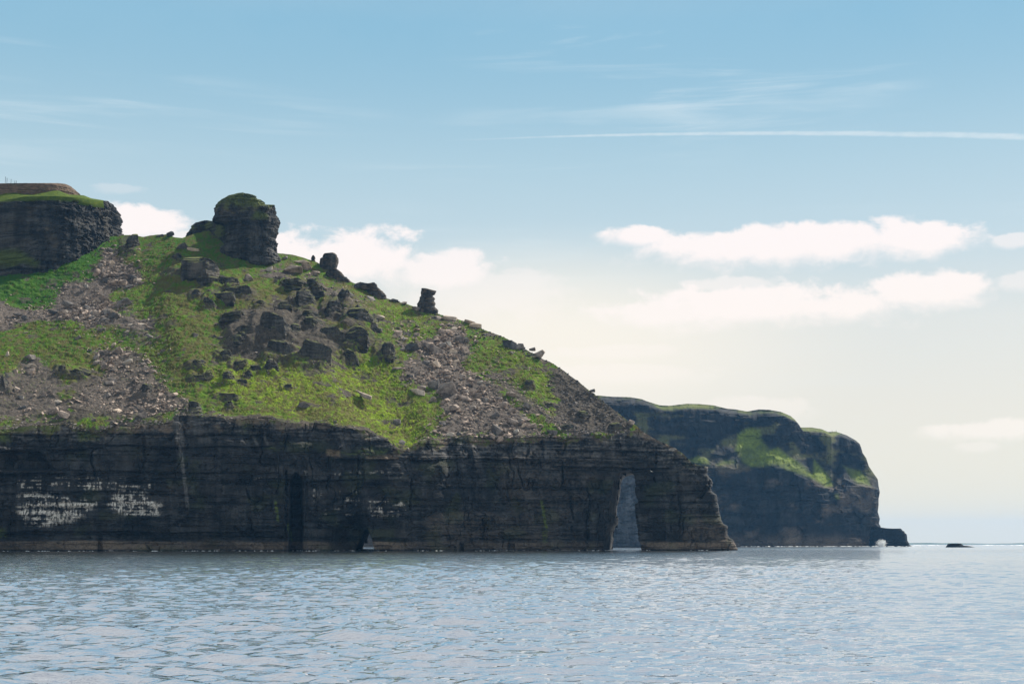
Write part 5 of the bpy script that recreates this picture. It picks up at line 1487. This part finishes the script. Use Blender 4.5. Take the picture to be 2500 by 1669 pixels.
# skerry
e = empty('skerry', world(2340, 1333, 1560.0)); e.location.z = 0
tag(e, 'low black rock islet in the sea at far right', 'islet')
og = np.array(e.location)
loft('rock_block', [(2308, 1342), (2312, 1334), (2315, 1328), (2317, 1326.4)], [(2356, 1342), (2355, 1334), (2352, 1330), (2346, 1325.8)], 1555.0, M_CLIFF, e, og, nv=26, nr=70, sup=3.5, ratio=0.5, dmin=4, beds=Beds(71, .5, 1.5, 2, 7), amp=.5, lump=.4, seed=22)
loft('rock_shelf', [(2330, 1342), (2335, 1335), (2340, 1331)], [(2390, 1342), (2383, 1336), (2364, 1331.5)], 1550.0, M_CLIFF, e, og, nv=20, nr=60, sup=2.5, ratio=0.4, dmin=4, beds=Beds(72, .4, 1.2, 2, 7), amp=.4, lump=.4, seed=23)

# far low coast on the horizon
x = np.linspace(2080, 3400, 240)
hgt = (9.0 + 8 * fbm(x / 120, 1.0, 0, 4, 501)) * sstep(x, 2090, 2260)
Yq = 10500.0
rows = []
for f_, dY in ((-0.2, -60), (0.6, 0), (1.0, 160), (1.0, 420), (-0.2, 600)):
    P = world(x, np.full(x.shape, 1327.0), Yq + dY); P[:, 2] = np.maximum(hgt, 1.0) * f_ - (1.0 if f_ < 0 else 0); rows.append(P)
V = np.array(rows)
o = mesh_np('coast', V.reshape(-1, 3), gridfaces(5, 240), M_FAR, None, False, np.concatenate([np.zeros((5 * 240, 1)), np.full((5 * 240, 1), .4), np.zeros((5 * 240, 2))], 1))
tag(o, 'thin low strip of far coast on the horizon at right', None, None, 'structure')

# ------------------------------------------------------------------ the sea
d_rows = [18.0]
while d_rows[-1] < 13500:
    d = d_rows[-1]
    d_rows.append(d + float(np.interp(d, [18, 34, 60, 110, 200, 400, 800, 1500, 4000, 14000], [0.5, 0.12, 0.16, 0.25, 0.46, 1.0, 2.8, 12, 120, 1500])))
D = np.array(d_rows)
near_w = np.concatenate([np.linspace(-1.2, -0.40, 14)[:-1], np.linspace(-0.40, 0.42, 430), np.linspace(0.42, 1.2, 14)[1:]])
A_, D_ = np.meshgrid(near_w, D)
Xg, Yg = A_ * D_, D_.copy()
spy = np.gradient(D)[:, None]; spx = np.gradient(near_w)[None, :] * D_
Zg = np.zeros(Xg.shape)
rw = np.random.default_rng(3)
dirs0 = math.radians(78)
for k in range(120):
    lam = 0.33 * (13 ** rw.random())
    if k < 6: lam = 9 + 9 * rw.random()
    th = dirs0 + rw.normal() * (0.22 if lam > 6 else 0.33)
    kx, ky = math.cos(th) * 2 * math.pi / lam, math.sin(th) * 2 * math.pi / lam
    amp = 0.0050 * lam ** 0.72 * (0.6 + 0.8 * rw.random())
    if lam > 2: amp *= 0.74
    if lam > 8: amp *= 0.5
    fil = np.exp(-0.5 * ((np.abs(ky) * spy * 0.48) ** 2 + (np.abs(kx) * spx * 0.6) ** 2))
    ph = rw.random() * 6.283 + 0.9 * vn(Xg / (lam * 5), Yg / (lam * 7), 0, 700 + k) * 2
    Zg += amp * fil * np.sin(kx * Xg + ky * Yg + ph)
gust = (0.85 + 0.6 * fbm(Xg / 40, Yg / 90, 0, 3, 711)) * (2.05 - 0.75 * sstep(Xg - 0.03 * Yg, -8.0, 0.10 * 60))
Zg *= gust
far = sstep(spy, 0.6, 5.0) * np.ones(Xg.shape)
M_SEA, nt = new_mat('sea_water')
P_ = nt.n('ShaderNodeTexCoord').outputs['Object']
fa, g2, _, _ = attrs(nt)
r1 = nt.noise(nt.vm('MULTIPLY', P_, (1.3, 4.4, 1)), 1.0, 3.0, 0.55)
r2 = nt.noise(nt.vm('MULTIPLY', P_, (0.30, 0.75, 1)), 1.0, 4.0, 0.62)
r3 = nt.noise(nt.vm('MULTIPLY', P_, (0.06, 0.10, 1)), 1.0, 3.0, 0.55)
hgt_ = nt.m('ADD', nt.m('MULTIPLY', r1, 0.10), nt.m('MULTIPLY', nt.m('MULTIPLY', r2, 0.32), fa))
hgt_ = nt.m('ADD', hgt_, nt.m('MULTIPLY', nt.m('MULTIPLY', r3, 1.3), fa))
p = nt.n('ShaderNodeBsdfPrincipled')
nt.put(p.inputs['Base Color'], nt.mix(r3, (0.005, 0.014, 0.020), (0.008, 0.020, 0.027)))
p.inputs['IOR'].default_value = 1.45
nt.put(p.inputs['Roughness'], nt.mapr(fa, 0, 1, 0.03, 0.14))
b = nt.n('ShaderNodeBump'); b.inputs['Strength'].default_value = 1.0; b.inputs['Distance'].default_value = 1.0
nt.put(b.inputs['Height'], hgt_); nt.put(p.inputs['Normal'], b.outputs[0])
gl = nt.n('ShaderNodeBsdfGlossy'); nt.put(gl.inputs['Roughness'], nt.mapr(fa, 0, 1, 0.03, 0.14))
gl.inputs['Color'].default_value = (0.96, 0.97, 1.0, 1); nt.put(gl.inputs['Normal'], b.outputs[0])
mx = nt.n('ShaderNodeMixShader'); mx.inputs[0].default_value = 0.72
nt.put(mx.inputs[1], p.outputs[0]); nt.put(mx.inputs[2], gl.outputs[0])
o_ = nt.n('ShaderNodeOutputMaterial'); nt.put(o_.inputs[0], mx.outputs[0])
sea = mesh_np('sea', np.stack([Xg, Yg, Zg], -1).reshape(-1, 3), gridfaces(len(D), len(near_w)), M_SEA, None, True,
              np.stack([far, gust * 0.5, 0 * far, 0 * far + 1], -1).reshape(-1, 4))
tag(sea, 'rippled grey-blue sea in front of the cliffs', None, None, 'structure')

# ------------------------------------------------------------------ surf, sun glints modelled as white flecks, spray
M_FOAM_GLINT, nt = new_mat('foam_and_glint'); principled(nt, nt.mix(nt.noise(nt.n('ShaderNodeTexCoord').outputs['Object'], 2.0), (0.72, 0.75, 0.76), (0.88, 0.88, 0.86)), .8)


def flecks(name, pts, label):  # white flecks that model surf and sun glints on the water
    Vs, Fs, off = [], [], 0
    for (c, wx_, wy_, hz) in pts:
        n = 8; ph = np.linspace(0, 2 * np.pi, n, endpoint=False); rr = 0.7 + 0.6 * np.array([r_.random() for _ in range(n)])
        ring = np.stack([np.cos(ph) * wx_ * rr, np.sin(ph) * wy_ * rr, np.full(n, -0.1)], 1) + c
        V = np.concatenate([ring, [c + np.array([0, 0, hz])]]); Vs.append(V)
        Fs.append(np.array([(k, (k + 1) % n, n) for k in range(n)]) + off); off += n + 1
    tag(mesh_np(name, np.concatenate(Vs), np.concatenate(Fs), M_FOAM_GLINT), label, None, None, 'stuff')


pts = []
for _ in range(330):
    j = r_.randrange(110, NUC - 2)
    if vn(j / 22.0, 3.3, 0, 95) < r_.uniform(-.3, .7): continue
    row = int(3.0 / 66 * NVC)
    p = Pc[min(row, NVC - 1), j].copy()
    if in_hole(Pc[row + 4:row + 5, j:j + 1]).any(): continue
    p[1] -= r_.uniform(0.5, 9); p[2] = 0.0
    pts.append((p, r_.uniform(.25, 1.3) * (1.6 if r_.random() < .15 else 1), r_.uniform(.2, .6), r_.uniform(.08, .28)))
for _ in range(90):  # sunlit water behind the arch, its glint put in as white flecks
    p = world(r_.uniform(1474, 1568), 1341, r_.uniform(806, 850)); p[2] = 0; pts.append((p, r_.uniform(.4, 1.6), r_.uniform(.5, 2), r_.uniform(.1, .3)))
for _ in range(50):
    p = world(r_.uniform(868, 914), 1341, r_.uniform(775, 960)); p[2] = 0; pts.append((p, r_.uniform(.4, 1.6), r_.uniform(.5, 2), r_.uniform(.1, .35)))
flecks('surf', pts, 'surf and sun glint modelled as white foam along the foot of the near cliff')
pts = []
for _ in range(260):
    x = r_.uniform(1800, 2235); p = world(x, 1330, float(np.interp(x, [1500, 2150, 2240], [1925, 2030, 2035]))); p[1] -= r_.uniform(4, 40); p[2] = 0
    if r_.random() < .45: continue
    pts.append((p, r_.uniform(.6, 3.0), r_.uniform(.5, 2), r_.uniform(.2, .8)))
for _ in range(120):
    x = r_.uniform(2230, 2500); p = world(x, 1330, r_.uniform(1500, 2300))
    if r_.random() < .65 or 2295 < x < 2400: continue; p[2] = 0
    pts.append((p, r_.uniform(.6, 3.5), r_.uniform(.5, 2), r_.uniform(.2, .7)))
flecks('surf', pts, 'surf and sun glint modelled as thin white foam along the foot of the far headland')
# spray burst
ctr = world(2156, 1333, 2005.0); ctr[2] = 0
Vs, Fs, off = [], [], 0
tet = np.array([(1, 1, 1), (-1, -1, 1), (-1, 1, -1), (1, -1, -1)], float)
tf = np.array([(0, 1, 2), (0, 3, 1), (0, 2, 3), (1, 3, 2)])
for k in range(1700):
    an = r_.gauss(-0.15, 0.6); rad = 9.5 * r_.random() ** 1.1 * (0.7 + 0.5 * r_.random())
    p = ctr + np.array([math.sin(an) * rad * 0.9 + r_.gauss(-1.5, 1.2), r_.gauss(0, 1.5), abs(math.cos(an)) * rad])
    Vs.append(tet * r_.uniform(.05, .26) + p); Fs.append(tf + off); off += 4
tag(mesh_np('sea_spray', np.concatenate(Vs), np.concatenate(Fs), M_FOAM_GLINT), 'burst of white spray against the far headland foot', None, None, 'stuff')

# ------------------------------------------------------------------ a gull by the arch
M_GULL, nt = new_mat('gull_white'); principled(nt, nt.mix(nt.noise(nt.n('ShaderNodeTexCoord').outputs['Object'], 6.0), (0.75, 0.75, 0.75), (0.85, 0.85, 0.84)), .7)
gp = world(1590, 1150, 770.0)
gull = empty('gull', gp); tag(gull, 'tiny white gull gliding in front of the cliff right of the arch', 'gull')
ph = np.linspace(0, 2 * np.pi, 8, endpoint=False)
body = []
for t_, r0 in ((-.32, .01), (-.2, .07), (0, .10), (.18, .07), (.27, .05), (.34, .012)):
    body.append(np.stack([np.full(8, t_), np.cos(ph) * r0, np.sin(ph) * r0], 1))
mesh_np('body', np.concatenate(body), gridfaces(6, 8, None, 0, True), M_GULL, gull, True)
for s in (1, -1):
    st_ = [(.05, .05, .02, .16), (.10, .35, .20, .14), (.02, .62, .17, .10), (-.10, .85, .08, .015)]
    V = []
    for (xx, yy, zz, c) in st_:
        V += [(xx + c / 2, s * yy, zz + .01), (xx - c / 2, s * yy, zz + .01), (xx - c / 2, s * yy, zz - .012), (xx + c / 2, s * yy, zz - .012)]
    mesh_np('wing', np.array(V, float), gridfaces(4, 4, None, 0, True), M_GULL, gull)
gull.scale = (1.25, 1.25, 1.25); gull.rotation_euler = (0.5, 0.1, 0.9)

# ------------------------------------------------------------------ the air
bm = bmesh.new(); bmesh.ops.create_cube(bm, size=1.0)
me = bpy.data.meshes.new('haze'); bm.to_mesh(me); bm.free()
haze = bpy.data.objects.new('haze', me); COL.objects.link(haze)
haze.scale = (36000, 15400, 275); haze.location = (0, 15400 / 2 - 500, 275 / 2 - 25)
M_HAZE, nt = new_mat('haze')
vp = nt.n('ShaderNodeVolumePrincipled')
vp.inputs['Color'].default_value = (0.20, 0.52, 1.0, 1); vp.inputs['Density'].default_value = 0.000032
vp.inputs['Anisotropy'].default_value = 0.25
nt.put(nt.n('ShaderNodeOutputMaterial').inputs['Volume'], vp.outputs[0])
me.materials.append(M_HAZE)
tag(haze, 'thin blue sea haze filling the air', None, None, 'stuff')
